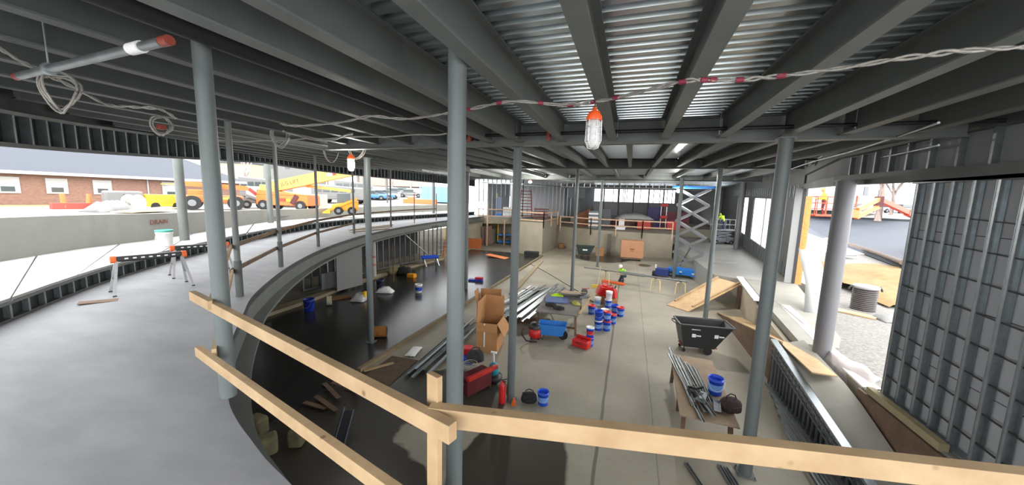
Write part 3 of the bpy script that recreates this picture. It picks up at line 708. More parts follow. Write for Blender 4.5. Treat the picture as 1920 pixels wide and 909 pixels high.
# ---- metal studs
def cstud(p, q, w=.09, h=.035, roll=0.0, mt=galv, label='', group=None, holes=True):
    b = MB(); th = .004
    up_ = Vector((math.sin(roll),0,math.cos(roll)))
    b.prof(p, q, [(-w/2,0),(w/2,0),(w/2,h),(w/2-.012,h),(w/2-.012,h-th),(w/2-th,h-th),(w/2-th,th),(-w/2+th,th),(-w/2+th,h-th),(-w/2+.012,h-th),(-w/2+.012,h),(-w/2,h)], up=up_)
    return tag(b.build('metal_stud', mt), label, 'metal stud', group)
rr = random.Random(3)
A0 = U(762,702,.05); A1 = U(862,598,.05)
for i in range(9):
    f = i/8; z = .04 + .05*(i % 3)
    p = Vector((-6.05+.085*i+rr.uniform(-.02,.02), 8.35+rr.uniform(-.25,.25)+.05*i, z)); q = p + Vector((-.25+rr.uniform(-.08,.08), 4.6+rr.uniform(-.5,.3), .01))
    cstud(p, q, .085, .04, rr.choice((0,PI,0)), galv if i % 3 else galv_dk, '%s metal stud from the left in the pile behind the centre column' % ORD[i], 'metal studs piled behind the centre column')
for i in range(14):
    p = Vector((-5.75+.15*i, 13.0+.10*i+rr.uniform(-.35,.35)-.6*(i>9), .32+.05*(i % 3))); L = rr.uniform(5.2,6.6)
    q = p + Vector((.55+rr.uniform(-.12,.12), L, -.02))
    cstud(p, q, rr.choice((.10,.15)), .045, rr.choice((0,PI)), rr.choice((galv,galv,galv_dk)), '%s metal stud from the left in the long raised stack beyond the boxes' % ORD[i], 'metal studs in the long raised stack')
for i, y in enumerate((14.2,16.6,18.6)):
    b = MB(); b.bar((-5.9+.09*y-1.2,y,.16), (-2.9,y,.16), .14, .31); tag(b.build('dunnage_timber', wood_dk), '%s timber block holding up the long stack of studs' % ORD[i], 'timber', 'timbers under the stud stack')

for i, (a, c) in enumerate((((1286,868),(1330,935)),((1348,872),(1392,945)),((1360,876),(1408,950)))):
    cstud(U(*a,.02), U(*c,.02), .07, .03, 0, galv_dk, '%s long stud from the left lying on the floor just below the long right rail' % ORD[i], 'studs on the floor below the right rail')
# ---- cardboard boxes
def open_box(loc, rz, L, W, H, label, flaps=((.0,1.7),(.0,1.6),(1,2.9),(1,2.7))):
    t = thing('cardboard_box', label, 'box', loc, rz); th = .012
    b = MB(); b.box((0,0,.006), (L,W,th)); b.box((-L/2,0,H/2),(th,W,H)); b.box((L/2,0,H/2),(th,W,H)); b.box((0,-W/2,H/2),(L,th,H)); b.box((0,W/2,H/2),(L,th,H)); b.build('body', card, t)
    for k, (ax, sg, ln, a) in enumerate(flaps):
        b = MB()
        d = Vector((sg*math.sin(a),0,math.cos(a))) if ax == 'x' else Vector((0,sg*math.sin(a),math.cos(a)))
        o = Vector((sg*L/2,0,H)) if ax == 'x' else Vector((0,sg*W/2,H)); s_ = Vector((0,W/2,0)) if ax == 'x' else Vector((L/2,0,0)); n_ = s_.cross(d).normalized()*.005
        vs = [o-s_-n_, o+s_-n_, o+s_+d*ln-n_, o-s_+d*ln-n_, o-s_+n_, o+s_+n_, o+s_+d*ln+n_, o-s_+d*ln+n_]
        b.raw(vs, [(0,1,2,3),(7,6,5,4),(0,4,5,1),(1,5,6,2),(2,6,7,3),(3,7,4,0)]); b.build('flap', card, t)
    return t
ob = open_box((-4.50,11.35,0), .12, .74, 1.0, 1.05, 'tall open cardboard box left of the lower column, flaps standing up', (('x',-1,.75,-.05),('y',1,.72,.1),('x',1,.5,2.6),('y',-1,.30,2.95)))
b = MB(); b.box((-.08,-.515,.62), (.05,.006,.86)); b.build('tape_strip', paper, ob)
b = MB(); b.box((-.395,-.08,1.55), (.02,.2,.12)); b.build('paper_label', paper, ob)
open_box((-5.35,13.3,0), .2, .9, .7, .95, 'tall cardboard box standing behind the open one', (('x',-1,.6,.2),('y',1,.55,.1),('x',1,.55,.3)))
p = U(1181,489,0)
t = thing('cardboard_box', 'big closed cardboard box on a dolly against the rear wall', 'box', (.42,33.9,0), .05); t.scale = (1.08,1.08,1.08)
b = MB(); b.box((0,0,1.0), (1.8,.9,1.45)); b.build('body', mat('tan_cardboard', srgb(176,128,96), .85, 0, .06, 1), t, .01)
b = MB(); b.box((0,-.453,1.0), (.35,.006,.10)); b.box((0,-.453,.85), (.25,.006,.05)); b.build('printing', card_in, t)
b = MB(); b.box((0,0,.2), (1.7,.85,.12)); b.build('dolly_deck', wood_dk, t)
for sx in (-.7,.7):
    for sy in (-.3,.3):
        b = MB(); b.tube((sx-.03,sy,.075),(sx+.03,sy,.075),.07,n=10); b.build('caster', rubber, t)

# ---- black tilt cart
t = thing('tilt_cart', 'black plastic tilt cart with white lettering in front of a column on the open floor', 'cart', (2.82,13.95,0), .13); t.scale = (.86,.9,.92)
def tub(mb, L, W, zb, zt, front, th=.03, bl=.55):
    # outline: rim rectangle, bottom shorter with a sloping front
    rim = [(-L/2,-W/2,zt),(L/2,-W/2,zt),(L/2,W/2,zt),(-L/2,W/2,zt)]
    mid = [(-L/2+.08,-W/2+.05,zt-.42),(L/2-front*.45,-W/2+.05,zt-.42),(L/2-front*.45,W/2-.05,zt-.42),(-L/2+.08,W/2-.05,zt-.42)]
    bot = [(-L/2+.20,-W/2+.10,zb),(L/2-front,-W/2+.10,zb),(L/2-front,W/2-.10,zb),(-L/2+.20,W/2-.10,zb)]
    ir = [(x*(1-2*th/L) , y*(1-2*th/W), z) for x,y,z in rim]; ib = [(x*(1-.03), y*(1-.06), z+th) for x,y,z in bot]; im = [(x*(1-2*th/L), y*(1-2*th/W), z) for x,y,z in mid]
    vs = rim+mid+bot+ir+im+ib; fs = []
    for k in range(4):
        j = (k+1) % 4
        fs += [(k,j,4+j,4+k),(4+k,4+j,8+j,8+k),(12+k,16+k,16+j,12+j),(16+k,20+k,20+j,16+j),(k,12+k,12+j,j)]
    fs += [(8,9,10,11),(20,23,22,21)]
    return mb.raw(vs, fs)
b = MB(); tub(b, 2.02, .98, .25, 1.18, .62); bd = b.build('tub', black_pl, t, .02)
b = MB()
for (a,c) in (((-1.04,-.51),(1.04,-.51)),((1.04,-.51),(1.04,.51)),((1.04,.51),(-1.04,.51)),((-1.04,.51),(-1.04,-.51))): b.bar((*a,1.185),(*c,1.185),.07,.05)
b.build('rim', mat('worn_black_plastic', (.045,.046,.048), .5), t, .01)
b = MB(); b.path([(-1.02,-.28,1.12),(-1.18,-.26,1.16),(-1.24,0,1.17),(-1.18,.26,1.16),(-1.02,.28,1.12)], .022, 8); b.build('handle', black_pl, t)
text('lettering', 'RUBI', .12, paper, (-.42,-.485,1.02), (PI/2-.1,0,0), bd) if False else None
for x,w,h,z in ((-.40,.34,.05,1.02),(-.46,.15,.14,.76),(-.28,.18,.05,.76),(.40,.15,.14,.79),(.60,.2,.05,.79)):
    b = MB(); b.box((x,-.468 if z > .9 else -.449,z), (w,.006,h), rx=.09); b.build('white_lettering', paper, bd)
for x in (.15,):
    for s in (-1,1):
        b = MB(); b.tube((x,s*.33,.16),(x,s*.40,.16),.16,n=18); b.build('wheel', rubber, t)
b = MB(); b.bar((-.85,0,.24),(.55,0,.24),.5,.04); b.bar((.15,-.42,.16),(.15,.42,.16),.03,.03); b.build('frame', mat('rusty_red_frame', srgb(140,60,44), .7), t)
for s in (-1,1):
    b = MB(); b.tube((-.75,s*.25,.07),(-.75,s*.29,.07),.07,n=12); b.bar((-.75,s*.27,.1),(-.75,s*.27,.24),.03,.03); b.build('caster', rubber, t)

# ---- right work table with offcuts, bucket and bag
TX = Vector((1.98,9.55,0)); tz = .86
t = thing('work_table', 'rough plywood work table with metal offcuts in the right foreground', 'table', (1.95,9.5,0), -.04)
b = MB(); b.box((0,0,tz-.02), (1.12,3.3,.03)); b.build('tabletop', mat('dusty_plywood', srgb(136,116,94), .8, 0, .15, 3), t)
for s in (-1,1):
    b = MB(); b.bar((-.5,s*1.45,tz-.08),(.5,s*1.45,tz-.08),.05,.1); b.build('apron', wood_dk, t)
    for q in (-1,1):
        b = MB(); b.bar((q*.45,s*1.40,tz-.05),(q*.47,s*1.52,0),.09,.05); b.build('leg', wood_dk, t)
b = MB(); b.bar((-.42,0,tz-.08),(-.42,0,0),.07,.05); b.build('leg', wood_dk, t)
b = MB(); b.box((.47,-1.68,.62),(.12,.05,.30)); b.box((.47,-1.70,.48),(.2,.06,.05)); tag(b.build('bar_clamp', mat('red_orange_clamp', srgb(190,70,40), .5)), 'red orange clamp on the near right leg of the foreground table', 'clamp')
rr = random.Random(11)
offs = [((1.40,11.1),(1.75,7.75)),((1.47,11.6),(1.66,8.3)),((1.55,11.0),(1.72,8.9)),((1.64,10.9),(1.86,8.1)),((1.78,10.6),(1.93,9.0)),((1.88,10.4),(2.03,8.6)),((1.98,10.2),(2.06,8.5)),((1.72,9.3),(1.98,7.95))]
for i, (a, c) in enumerate(offs):
    cstud((a[0],a[1],tz+.005+.012*(i%4)+.03*(i//4)), (c[0],c[1],tz+.005+.012*(i%4)+.03*(i//4)), .10 if i%2 else .075, .035, 0 if i%3 else PI*0, mat('dull_galvanised', (.13,.14,.145), .45, .5, .15, 6) if i % 2 else galv_dk, '%s metal stud offcut from the left on the foreground work table' % ORD[i], 'metal offcuts on the foreground table')
for i, (x,y,w,l,r_) in enumerate([(1.72,9.0,.12,.3,.5),(1.92,8.75,.16,.34,-.3),(1.80,8.45,.1,.22,1.0),(2.12,8.35,.14,.5,-.15)]):
    b = MB(); b.prof((x-math.sin(r_)*l/2,y+math.cos(r_)*l/2,tz+.07+.012*i),(x+math.sin(r_)*l/2,y-math.cos(r_)*l/2,tz+.07+.012*i),[(-w/2,0),(w/2,0),(w/2,.04),(w/2-.004,.04),(w/2-.004,.004),(-w/2+.004,.004),(-w/2+.004,.04),(-w/2,.04)],up=(0,0,1))
    tag(b.build('channel_offcut', galv), '%s short channel offcut on top of the studs on the foreground table' % ORD[i], 'offcut', 'short offcuts on the foreground table')
t2 = thing('cordless_drill', 'dark cordless drill lying among the offcuts on the foreground table', 'drill', (1.83,8.9,tz+.17), .6)
b = MB(); b.tube((-.1,0,0),(.1,0,0),.035,n=10); b.tube((.1,0,0),(.16,0,0),.022,.012,n=10); b.build('motor_body', black_pl, t2); b = MB(); b.bar((-.03,0,-.02),(-.06,.12,-.04),.04,.04); b.box((-.07,.15,-.045),(.11,.06,.06)); b.build('grip', black_pl, t2)
bucket((2.24,9.12,tz), blue_pl, 'tall blue bucket standing on the foreground work table', s=1.12, band=mat('pale_blue_label', (.15,.30,.65), .5))
def slump_bag(loc, rz, L, W, H, label, m_=dark_fab):
    t = thing('tool_bag', label, 'bag', loc, rz)
    b = MB(); n = 14; pr = [(.9,0),(1.0,.25),(.95,.6),(.8,.9),(.55,1.0),(.0001,.93)]
    rb = random.Random(int(loc[0]*100)); vs = []
    for r_, z in pr:
        for i in range(n):
            a = 2*PI*i/n; k = 1 + rb.uniform(-.08,.08); ca, sa = math.cos(a), math.sin(a)
            e = (abs(ca)**3 + abs(sa)**3)**(-1/3)
            vs.append((L/2*r_*ca*e*k, W/2*r_*sa*e*k, H*z*(1+rb.uniform(-.06,.06) if 0 < z else 1)))
    fs = [(j*n+i, j*n+(i+1) % n, (j+1)*n+(i+1) % n, (j+1)*n+i) for j in range(len(pr)-1) for i in range(n)] + [tuple(range(n))[::-1]]
    b.raw(vs, fs, True); b.build('body', m_, t)
    b = MB(); b.path([(-L*.3,0,H*.85),(-L*.22,.02,H*1.25),(0,.03,H*1.38),(L*.22,.02,H*1.25),(L*.3,0,H*.85)], .014, 6); b.build('strap', m_, t)
    b = MB(); b.box((0,-W*.5,H*.4),(L*.5,.05,H*.4)); b.build('pocket', m_, t, .02)
    return t
slump_bag((2.42,8.48,tz), .5, .46, .34, .26, 'dark brown tool bag on the foreground work table', mat('dark_brown_canvas', (.035,.022,.02), .9, 0, .3, 20, .3))

# ---- bucket and bag on the damp floor near the centre
p = U(1018,757,0); bucket((p.x,p.y,0), blue_pl, 'blue bucket on the bare floor beside a small dark bag', s=1.0, band=mat('pale_blue_label', (.15,.30,.65), .5))
p = U(992,752,0); slump_bag((p.x,p.y,0), .3, .42, .26, .24, 'small dark bag lying next to the lone blue bucket')

# ---- bucket cluster, red cans
BL = mat('pale_blue_label', (.15,.30,.65), .5)
cl = [((1121,618),'front left bucket of the blue cluster','w'),((1137,619),'front middle bucket of the blue cluster','r'),((1148,606),'blue bucket on the right front of the cluster','r'),((1163,592),'rightmost blue bucket of the cluster','r'),((1152,586),'blue bucket behind the rightmost one',None),((1109,588),'leftmost blue bucket of the cluster','r'),((1133,596),'white lidded blue bucket in the middle of the cluster','w'),((1120,572),'white lidded bucket at the back left of the cluster','w'),((1140,576),'bucket with white lid at the back of the cluster','w')]
for i, (px, lb, ld) in enumerate(cl):
    p = U(px[0],px[1],0)
    bucket((p.x,p.y,0), blue_pl if i not in (7,) else white_pl, lb, lid={'w':white_pl,'r':red_pl,None:None}[ld], s=1.12, band=BL)
p = U(1121,618,0); bucket((p.x,p.y,.44), blue_pl, 'bright blue empty bucket stacked on the front left of the cluster', s=1.15)
p = U(1137,619,0); bucket((p.x,p.y,.44), blue_pl, 'red lidded bucket stacked in the front middle of the cluster', lid=red_pl, s=1.0, band=BL)
p = U(1140,576,0); bucket((p.x+.02,p.y,.44), white_pl, 'white bucket stacked at the back of the cluster', lid=white_pl, s=1.05)
def red_can(loc, rot, label, s=1.0):
    t = thing('fuel_can', label, 'can', loc, 0, None, rot); t.scale = (s,s,s)
    b = MB(); b.prism([(-.2,-.12),(.2,-.12),(.2,.12),(-.2,.12)], 0, .34); b.prism([(-.16,-.1),(.16,-.1),(.08,.06),(-.08,.06)], .34, .42); b.build('body', red_pl, t, .03)
    b = MB(); b.path([(-.13,0,.40),(-.13,0,.48),(.08,0,.48),(.10,0,.40)], .018, 6); b.build('handle', red_pl, t)
    b = MB(); b.tube((.15,0,.36),(.22,0,.47),.025,n=8); b.build('spout', black_pl, t)
    return t
p = U(1126,566,0); red_can((p.x,p.y,.38), (.1,.3,.5), 'red can tilted on top at the back left of the bucket cluster', 1.5)
p = U(1146,572,0); red_can((p.x,p.y,.38), (-.1,-.2,-.3), 'red can at the back right of the bucket cluster', 1.35)
for i,(px,py,dz) in enumerate(((1126,566,.0),(1146,572,.0))):
    p = U(px,py,0); b = MB(); b.box((p.x,p.y,.18),(.5,.4,.35),rz=.3); tag(b.build('crate', card), ['brown carton under the left red can in the bucket cluster','brown carton under the right red can in the bucket cluster'][i], 'crate')
p = U(1105,648,0); bucket((p.x,p.y,0), blue_pl, 'lower blue bucket of the lone pair in front of the cluster', s=1.0, band=BL)
bucket((p.x,p.y,.37), blue_pl, 'upper bucket of the lone pair, red with a white lid', lid=white_pl, s=.95, band=red_pl)
p = U(1090,650,0)
t = thing('tool_box', 'red plastic tool case lying open on the floor beside the lone bucket pair', 'tool case', (p.x,p.y,0), -.35)
b = MB(); b.box((0,0,.15),(.62,.36,.28)); b.build('case', red_pl, t, .03); b = MB(); b.box((.02,.14,.33),(.6,.08,.1),rx=.5); b.build('lid', red_pl, t, .02); b = MB(); b.path([(-.12,-.2,.2),(-.12,-.24,.2),(.12,-.24,.2),(.12,-.2,.2)],.012,6); b.build('handle', black_pl, t)

# ---- cluttered middle work table
t = thing('work_table', 'cluttered grey work table between the stud stack and the bucket cluster', 'table', (-2.62,15.35,0), .06)
tz = .88; grey_top = mat('dusty_grey_table', srgb(108,104,100), .8, 0, .12, 2)
b = MB(); b.box((0,-.35,tz-.02),(1.7,3.2,.04)); b.build('tabletop', grey_top, t)
for sx in (-.75,.75):
    for sy in (-1.8,1.1):
        b = MB(); b.bar((sx,sy,tz-.04),(sx*1.05,sy*1.04,0),.07,.05); b.build('leg', wood_dk, t)
b = MB(); b.bar((-.75,-1.8,.3),(.75,-1.8,.3),.03,.08); b.build('stretcher', wood_dk, t)
b = MB(); b.box((-2.28,16.15,tz+.22),(1.15,.9,.02),rz=.25,rx=-.22); tag(b.build('plywood_offcut', ply), 'tan plywood offcut propped on the far end of the cluttered table', 'plywood')
b = MB(); b.box((-2.85,15.2,tz+.03),(1.0,.9,.05),rz=.2); tag(b.build('folded_tarp', mat('faded_blue_tarp', srgb(84,104,150), .8, 0, .2, 6, .3)), 'faded blue tarp folded on the cluttered table', 'tarp')
def cloth(loc, L, W, H, m_, label, cat, name, rz=0, seed=1):
    rb = random.Random(seed); n = 10; b = MB(); vs = []
    for j in range(n+1):
        for i in range(n+1):
            x = (i/n-.5); y = (j/n-.5); e = max(0, 1-(abs(x*2)**3)) * max(0, 1-(abs(y*2)**3))
            vs.append((x*L*(1+rb.uniform(-.05,.05)), y*W*(1+rb.uniform(-.05,.05)), .01 + H*e*(.6+.4*rb.random())))
    fs = [(j*(n+1)+i, j*(n+1)+i+1, (j+1)*(n+1)+i+1, (j+1)*(n+1)+i) for j in range(n) for i in range(n)]
    b.raw(vs, fs, True); o = b.build(name, m_); o.location = loc; o.rotation_euler = (0,0,rz)
    so = o.modifiers.new('cloth', 'SOLIDIFY'); so.thickness = .012; so.offset = 1
    return tag(o, label, cat)
cloth((-2.95,15.85,tz), .55, .4, .14, lime, 'lime yellow safety vest lying on the cluttered table', 'vest', 'safety_vest', .3, 2)
cloth((-1.95,15.0,tz), .3, .5, .12, mat('yellow_grey_cloth', srgb(150,150,70), .9, 0, .5, 12), 'yellow and grey gloves heaped at the right edge of the cluttered table', 'gloves', 'work_gloves', .4, 3)
b = MB(); b.bar((-1.62,13.6,tz+.02),(-1.45,16.6,tz+.05),.09,.04); tag(b.build('plank', lumber), 'pale plank laid along the right edge of the cluttered table', 'plank')
t = thing('miter_saw', 'grey chop saw with red handle on the far end of the cluttered table', 'saw', (-1.75,16.2,tz), .4)
b = MB(); b.box((0,0,.05),(.5,.35,.1)); b.build('base', grey_pt, t, .01); b = MB(); b.tube((0,-.03,.28),(0,.05,.28),.15,n=16); b.build('blade_guard', steel_dk, t); b = MB(); b.tube((.0,.05,.3),(.0,.28,.34),.06,n=10); b.build('motor', red_pt, t); b = MB(); b.bar((0,-.02,.42),(.2,-.1,.46),.03,.03); b.build('handle', red_pl, t)
for i,(x,y,lb) in enumerate(((-2.9,14.2,'coiled black air hose on the cluttered table'),(-2.5,13.9,'second coil of black cable at the near end of the cluttered table'))):
    b = MB(); pts = []
    for k in range(60): a = k*.42; pts.append((x+.22*math.cos(a)+.02*math.sin(3*a), y+.18*math.sin(a), tz+.02+.0018*k))
    b.path(pts, .012, 5); tag(b.build('hose_coil', rubber), lb, 'hose')
# blue wheelbarrow and red shop vacuum in front of the table
p = U(1035,634,0)
t = thing('wheelbarrow', 'blue wheelbarrow parked in front of the cluttered table', 'wheelbarrow', (p.x,p.y,0), .12)
b = MB(); tub(b, 1.1, .62, .28, .62, .35, .02); b.build('tray', mat('sky_blue_tray', (.03,.20,.62), .45), t, .02)
b = MB(); b.tube((.42,-.05,.18),(.42,.05,.18),.18,n=18); b.build('wheel', rubber, t)
for s in (-1,1):
    b = MB(); b.bar((.45,s*.08,.18),(-.85,s*.28,.42),.035,.035); b.build('handle', wood_dk, t)
    b = MB(); b.bar((-.3,s*.2,.3),(-.35,s*.24,0),.03,.03); b.build('leg', steel_dk, t)
p = U(1003,634,0)
t = thing('shop_vacuum', 'red shop vacuum with black lid beside the blue wheelbarrow', 'vacuum', (p.x,p.y,0), .2)
b = MB(); b.lathe([(.2,.06),(.24,.1),(.25,.42),(.0001,.42)],n=18); b.build('drum', red_pl, t); b = MB(); b.lathe([(.255,.42),(.25,.5),(.17,.62),(.0001,.64)],n=18); b.build('lid', black_pl, t)
b = MB(); b.path([(-.25,0,.4),(-.45,-.1,.5),(-.5,-.3,.25),(-.3,-.45,.06),(.1,-.42,.04)],.03,8); b.build('hose', black_pl, t)
for k in range(4):
    b = MB(); b.ball((.2*math.cos(k*PI/2+.8),.2*math.sin(k*PI/2+.8),.04),.04,8); b.build('caster', rubber, t)

# ---- jumble around the centre column foot
p = U(884,745,0)
t = thing('red_tool_chest', 'red tool chest with tools heaped on it right of the centre column', 'tool chest', (-3.78,8.45,0), 1.15); t.scale = (.9,.9,.95)
b = MB(); b.box((0,0,.34),(1.0,.45,.5)); b.build('cabinet', mat('dark_red_metal', (.09,.008,.01), .5), t, .01); b = MB(); b.box((.05,-.3,.66),(1.2,.12,.12)); b.build('tray', mat('bright_red_metal', (.42,.02,.012), .45), t, .01)
for k in range(4):
    b = MB(); b.tube((.45*(1 if k%2 else -1),.2*(1 if k>1 else -1)-.02,.05),(.45*(1 if k%2 else -1),.2*(1 if k>1 else -1)+.02,.05),.05,n=10); b.build('caster', rubber, t)
b = MB(); b.path([(-.6,-.2,.5),(-.75,-.2,.75),(-.75,.2,.75),(-.6,.2,.5)],.02,6); b.build('push_handle', steel_dk, t)
slump_bag((-3.95,8.85,.70), .6, .5, .4, .28, 'black tool bag on top of the red tool chest')
b = MB(); pts = [(-4.0+.2*math.cos(k*.5)+.004*k,8.25+.2*math.sin(k*.5),.74+.004*k) for k in range(50)]; b.path(pts,.013,5); tag(b.build('hose_coil', mat('grey_hose', srgb(120,120,110), .6)), 'grey coiled hose at the near end of the red tool chest', 'hose')
b = MB(); b.box((-4.35,9.15,.82),(.32,.3,.2),rz=.4); tag(b.build('parts_case', red_pl, bevel=.02), 'small red case on the tool heap next to the centre column', 'case')
b = MB(); b.box((-4.25,8.95,.62),(.3,.3,.2),rz=.2); tag(b.build('parts_case', blue_pl, bevel=.02), 'small dark blue case on the tool heap next to the centre column', 'case')
p = U(925,712,0)
t = thing('pump_sprayer', 'teal pump sprayer with black base next to the red tool chest', 'sprayer', (p.x,p.y,0))
b = MB(); b.lathe([(.22,0),(.26,.04),(.26,.16),(.15,.2)],n=16); b.build('base', black_pl, t); b = MB(); b.lathe([(.13,.18),(.16,.25),(.16,.40),(.10,.52),(.05,.56),(.0001,.57)],n=16); b.build('tank', mat('teal_plastic', (.02,.25,.32), .3), t); b = MB(); b.tube((0,0,.55),(0,0,.85),.03,n=8); b.box((0,0,.86),(.18,.05,.05)); b.build('pump_handle', white_pl, t)
p = U(920,655,0)
b = MB(); b.tube((p.x,p.y,.02),(p.x+.04,p.y,.80),.09,.085,n=14); tag(b.build('paper_roll', mat('pale_paper_roll', srgb(180,170,170), .8)), 'pale upright paper roll in front of the open cardboard box', 'roll')
p = U(949,742,0)
t = thing('fire_extinguisher', 'red fire extinguisher leaning at the foot of the lower column', 'extinguisher', (-2.88,8.22,0), 0)
b = MB(); b.lathe([(.085,0),(.09,.02),(.09,.46),(.06,.54),(.03,.56),(.03,.60),(.0001,.6)],n=16); b.build('cylinder', red_pl, t); b = MB(); b.bar((-.02,0,.62),(.12,0,.68),.03,.02); b.bar((-.02,0,.6),(.1,0,.6),.03,.02); b.build('lever', black_pl, t); b = MB(); b.path([(.03,0,.6),(.12,0,.5),(.12,0,.25)],.012,6); b.build('hose', rubber, t)
b = MB(); b.box((-2.55,8.20,.06),(.09,.09,.12)); b.tube((-2.55,8.2,.12),(-2.55,8.2,.2),.03,n=8); tag(b.build('floor_lantern', orange_pl), 'small orange lantern on the floor at the foot of the lower column', 'lantern')

# ---- timbers on the floor
plank('sill_timber', (-7.48,8.1,.07), (-7.50,18.2,.07), .14, .13, 'long brown sill timber along the edge of the dark left floor, near half', 'timber', mat('dusty_timber', srgb(120,106,82), .85, 0, .2, 3))
plank('sill_timber', (-7.50,18.25,.07), (-7.55,32.0,.07), .14, .13, 'long brown sill timber along the edge of the dark left floor, far half', 'timber', MATS['dusty_timber'])
plank('plank', (-6.0,18.2,.05), (-7.0,29.5,.05), .3, .05, 'pale plank flat on the floor running towards the rear block', 'plank', mat('dusty_pine', srgb(160,148,118), .8, 0, .15, 3))
p = U(682,695,.03); q = U(738,680,.03); plank('plank', p, q, .12, .03, 'thin pale plank beside the sill timber left of the stud pile', 'plank', lumber)
p = U(700,690,.02); q = U(790,610,.02)
b = MB(); b.box((-6.7,8.3,.012),(1.0,2.2,.02),rz=.05); tag(b.build('scrap_sheet', mat('brown_scrap_sheet', srgb(86,70,54), .9, 0, .3, 4)), 'brown scrap sheet on the floor between the sill timber and the stud pile', 'sheet')
cloth((-6.75,9.9,.03), .35, .75, .06, white_m, 'white crumpled plastic on the floor by the sill timber', 'plastic', 'plastic_scrap', .2, 5)
# debris under the gallery edge in the lower left
t = thing('metal_channel', 'black and silver metal channel standing in the debris under the lower guard rail', 'channel', (0,0,0))
p = U(655,770,.42); q = U(632,852,.02)
b = MB(); b.prof(p, q, [(-.14,0),(.14,0),(.14,.08),(.13,.08),(.13,.01),(-.13,.01),(-.13,.08),(-.14,.08)], up=(.3,-.6,.7)); b.build('web', mat('dark_channel', (.05,.05,.06), .4, .6), t)
b = MB(); b.bar(p+Vector((.13,0,.06)), q+Vector((.13,0,.06)), .02, .02); b.bar(p+Vector((-.13,0,.06)), q+Vector((-.13,0,.06)), .02, .02); b.build('lip', galv, t)
rr = random.Random(21)
for i in range(7):
    p = U(560+22*i+rr.uniform(-10,10), 775-8*i+rr.uniform(-14,14), .04); a = rr.uniform(-.8,.2)
    plank('debris_board', p - Vector((math.cos(a)*.5,math.sin(a)*.5,-.03*i+.0)), p + Vector((math.cos(a)*.5,math.sin(a)*.5,.03*i)), .12, .025, '%s rough board in the debris heap under the lower guard rail' % ORD[i], 'board', wood_dk, 'rough boards in the debris heap')
for i,(px,py) in enumerate(((483,812),(500,850),(560,830))):
    p = U(px,py,0); b = MB(); b.box((p.x,p.y,.2),(.4,.3,.4),rz=i); tag(b.build('concrete_lump', mat('mossy_concrete', srgb(98,92,66), .9, 0, .25, 5, .3), bevel=.06), '%s lump of old concrete under the rim of the slab at lower left' % ORD[i], 'rubble', 'lumps of concrete under the slab rim')

# ---- dark left floor: buckets and litter by the kerb
p = U(580,582,.10); bucket((p.x,p.y,.10), mat('deep_blue_plastic', (.01,.03,.30), .4), 'deep blue bucket against the kerb under the gallery', s=1.5)
p = U(613,572,.1); t = thing('tape_roll', 'white round roll of paper leaning by the deep blue bucket', 'roll', (p.x,p.y,.1)); b = MB(); b.tube((0,0,.22),(.15,.15,.22),.22,n=18); b.build('roll', mat('cream_paper', srgb(170,168,140), .8), t); b = MB(); b.tube((-.005,-.005,.22),(.16,.16,.22),.08,n=14); b.build('core', card_in, t)
b = MB(); q = U(640,558,.1); b.box((q.x,q.y,.12),(.9,.5,.08),rz=.9); tag(b.build('board_scrap', card_in), 'brown board lying along the kerb behind the round roll', 'board')
q = U(675,562,.1); cloth((q.x,q.y,.1), .7, .8, .4, mat('silver_plastic_bag', (.55,.55,.56), .3, .2), 'silver plastic bag slumped on the dark left floor by the column', 'bag', 'plastic_bag', .3, 8)
q = U(684,562,.1); b = MB(); b.box((q.x,q.y,.32),(.12,.3,.4),rz=.3); tag(b.build('yellow_carton', yellow_pl), 'small yellow carton next to the silver plastic bag', 'carton')
p = U(713,540,.1); bucket((p.x,p.y,.1), mat('dark_purple_plastic', (.02,.02,.06), .5), 'dark bucket near the kerb right of the floor column', s=1.4)
q = U(718,545,.1); cloth((q.x+.3,q.y-.2,.1), .9, .5, .35, white_m, 'crumpled white plastic beside the dark bucket', 'plastic', 'plastic_scrap', .3, 9)
p = U(785,548,.1); bucket((p.x,p.y,.1), white_pl, 'white and blue pail alone on the dark left floor', s=1.3, band=blue_pl)
p = U(712,631,.1); t = thing('drum', 'rusty yellow drum lying on its side behind the floor column', 'drum', (p.x,p.y,.10), .5); b = MB(); b.tube((-.25,0,.2),(.25,0,.2),.2,n=18); b.build('barrel', mat('rusty_yellow', srgb(150,96,40), .8, 0, .4, 5), t); b = MB(); b.tube((.25,0,.2),(.255,0,.2),.19,n=18); b.build('mouth', rubber, t)
p = U(772,520,.1); b = MB(); b.box((p.x,p.y,.22),(.5,.35,.24)); tag(b.build('yellow_case', mat('amber_plastic', srgb(230,150,20), .5)), 'amber yellow case on the left floor near the studs', 'case')
p = U(757,514,.1); slump_bag((p.x,p.y,.1), .4, 1.1, .6, .5, 'large dark bag beside the amber yellow case')
p = U(740,514,.1); b = MB(); b.tube((p.x-.3,p.y,.35),(p.x+.2,p.y+.2,.35),.33,n=16); tag(b.build('cable_drum', mat('tan_drum', srgb(150,140,100), .8)), 'tan round drum lying by the large dark bag', 'drum')
p = U(498,590,.26); bucket((p.x,p.y,.25), mat('grey_plastic', srgb(120,124,120), .6), 'grey pail on the kerb under the gallery edge at left', s=1.4)
for i,(a,c,lb) in enumerate((((738,528),(742,468),'thin timber stick standing against the gallery wall'),((783,437),(822,492),'long grey pipe leaning across the stud wall under the gallery'))):
    p = U(*a,.1) if i == 0 else U(822,494,.1); q = Vector((p.x-.2,p.y+.2,2.4)) if i == 0 else Vector((p.x-1.3,p.y-2.4,2.5))
    b = MB(); b.tube(p,q,.035,n=8); tag(b.build('leaning_stick', wood_dk if i == 0 else galv), lb, 'stick' if i == 0 else 'pipe')
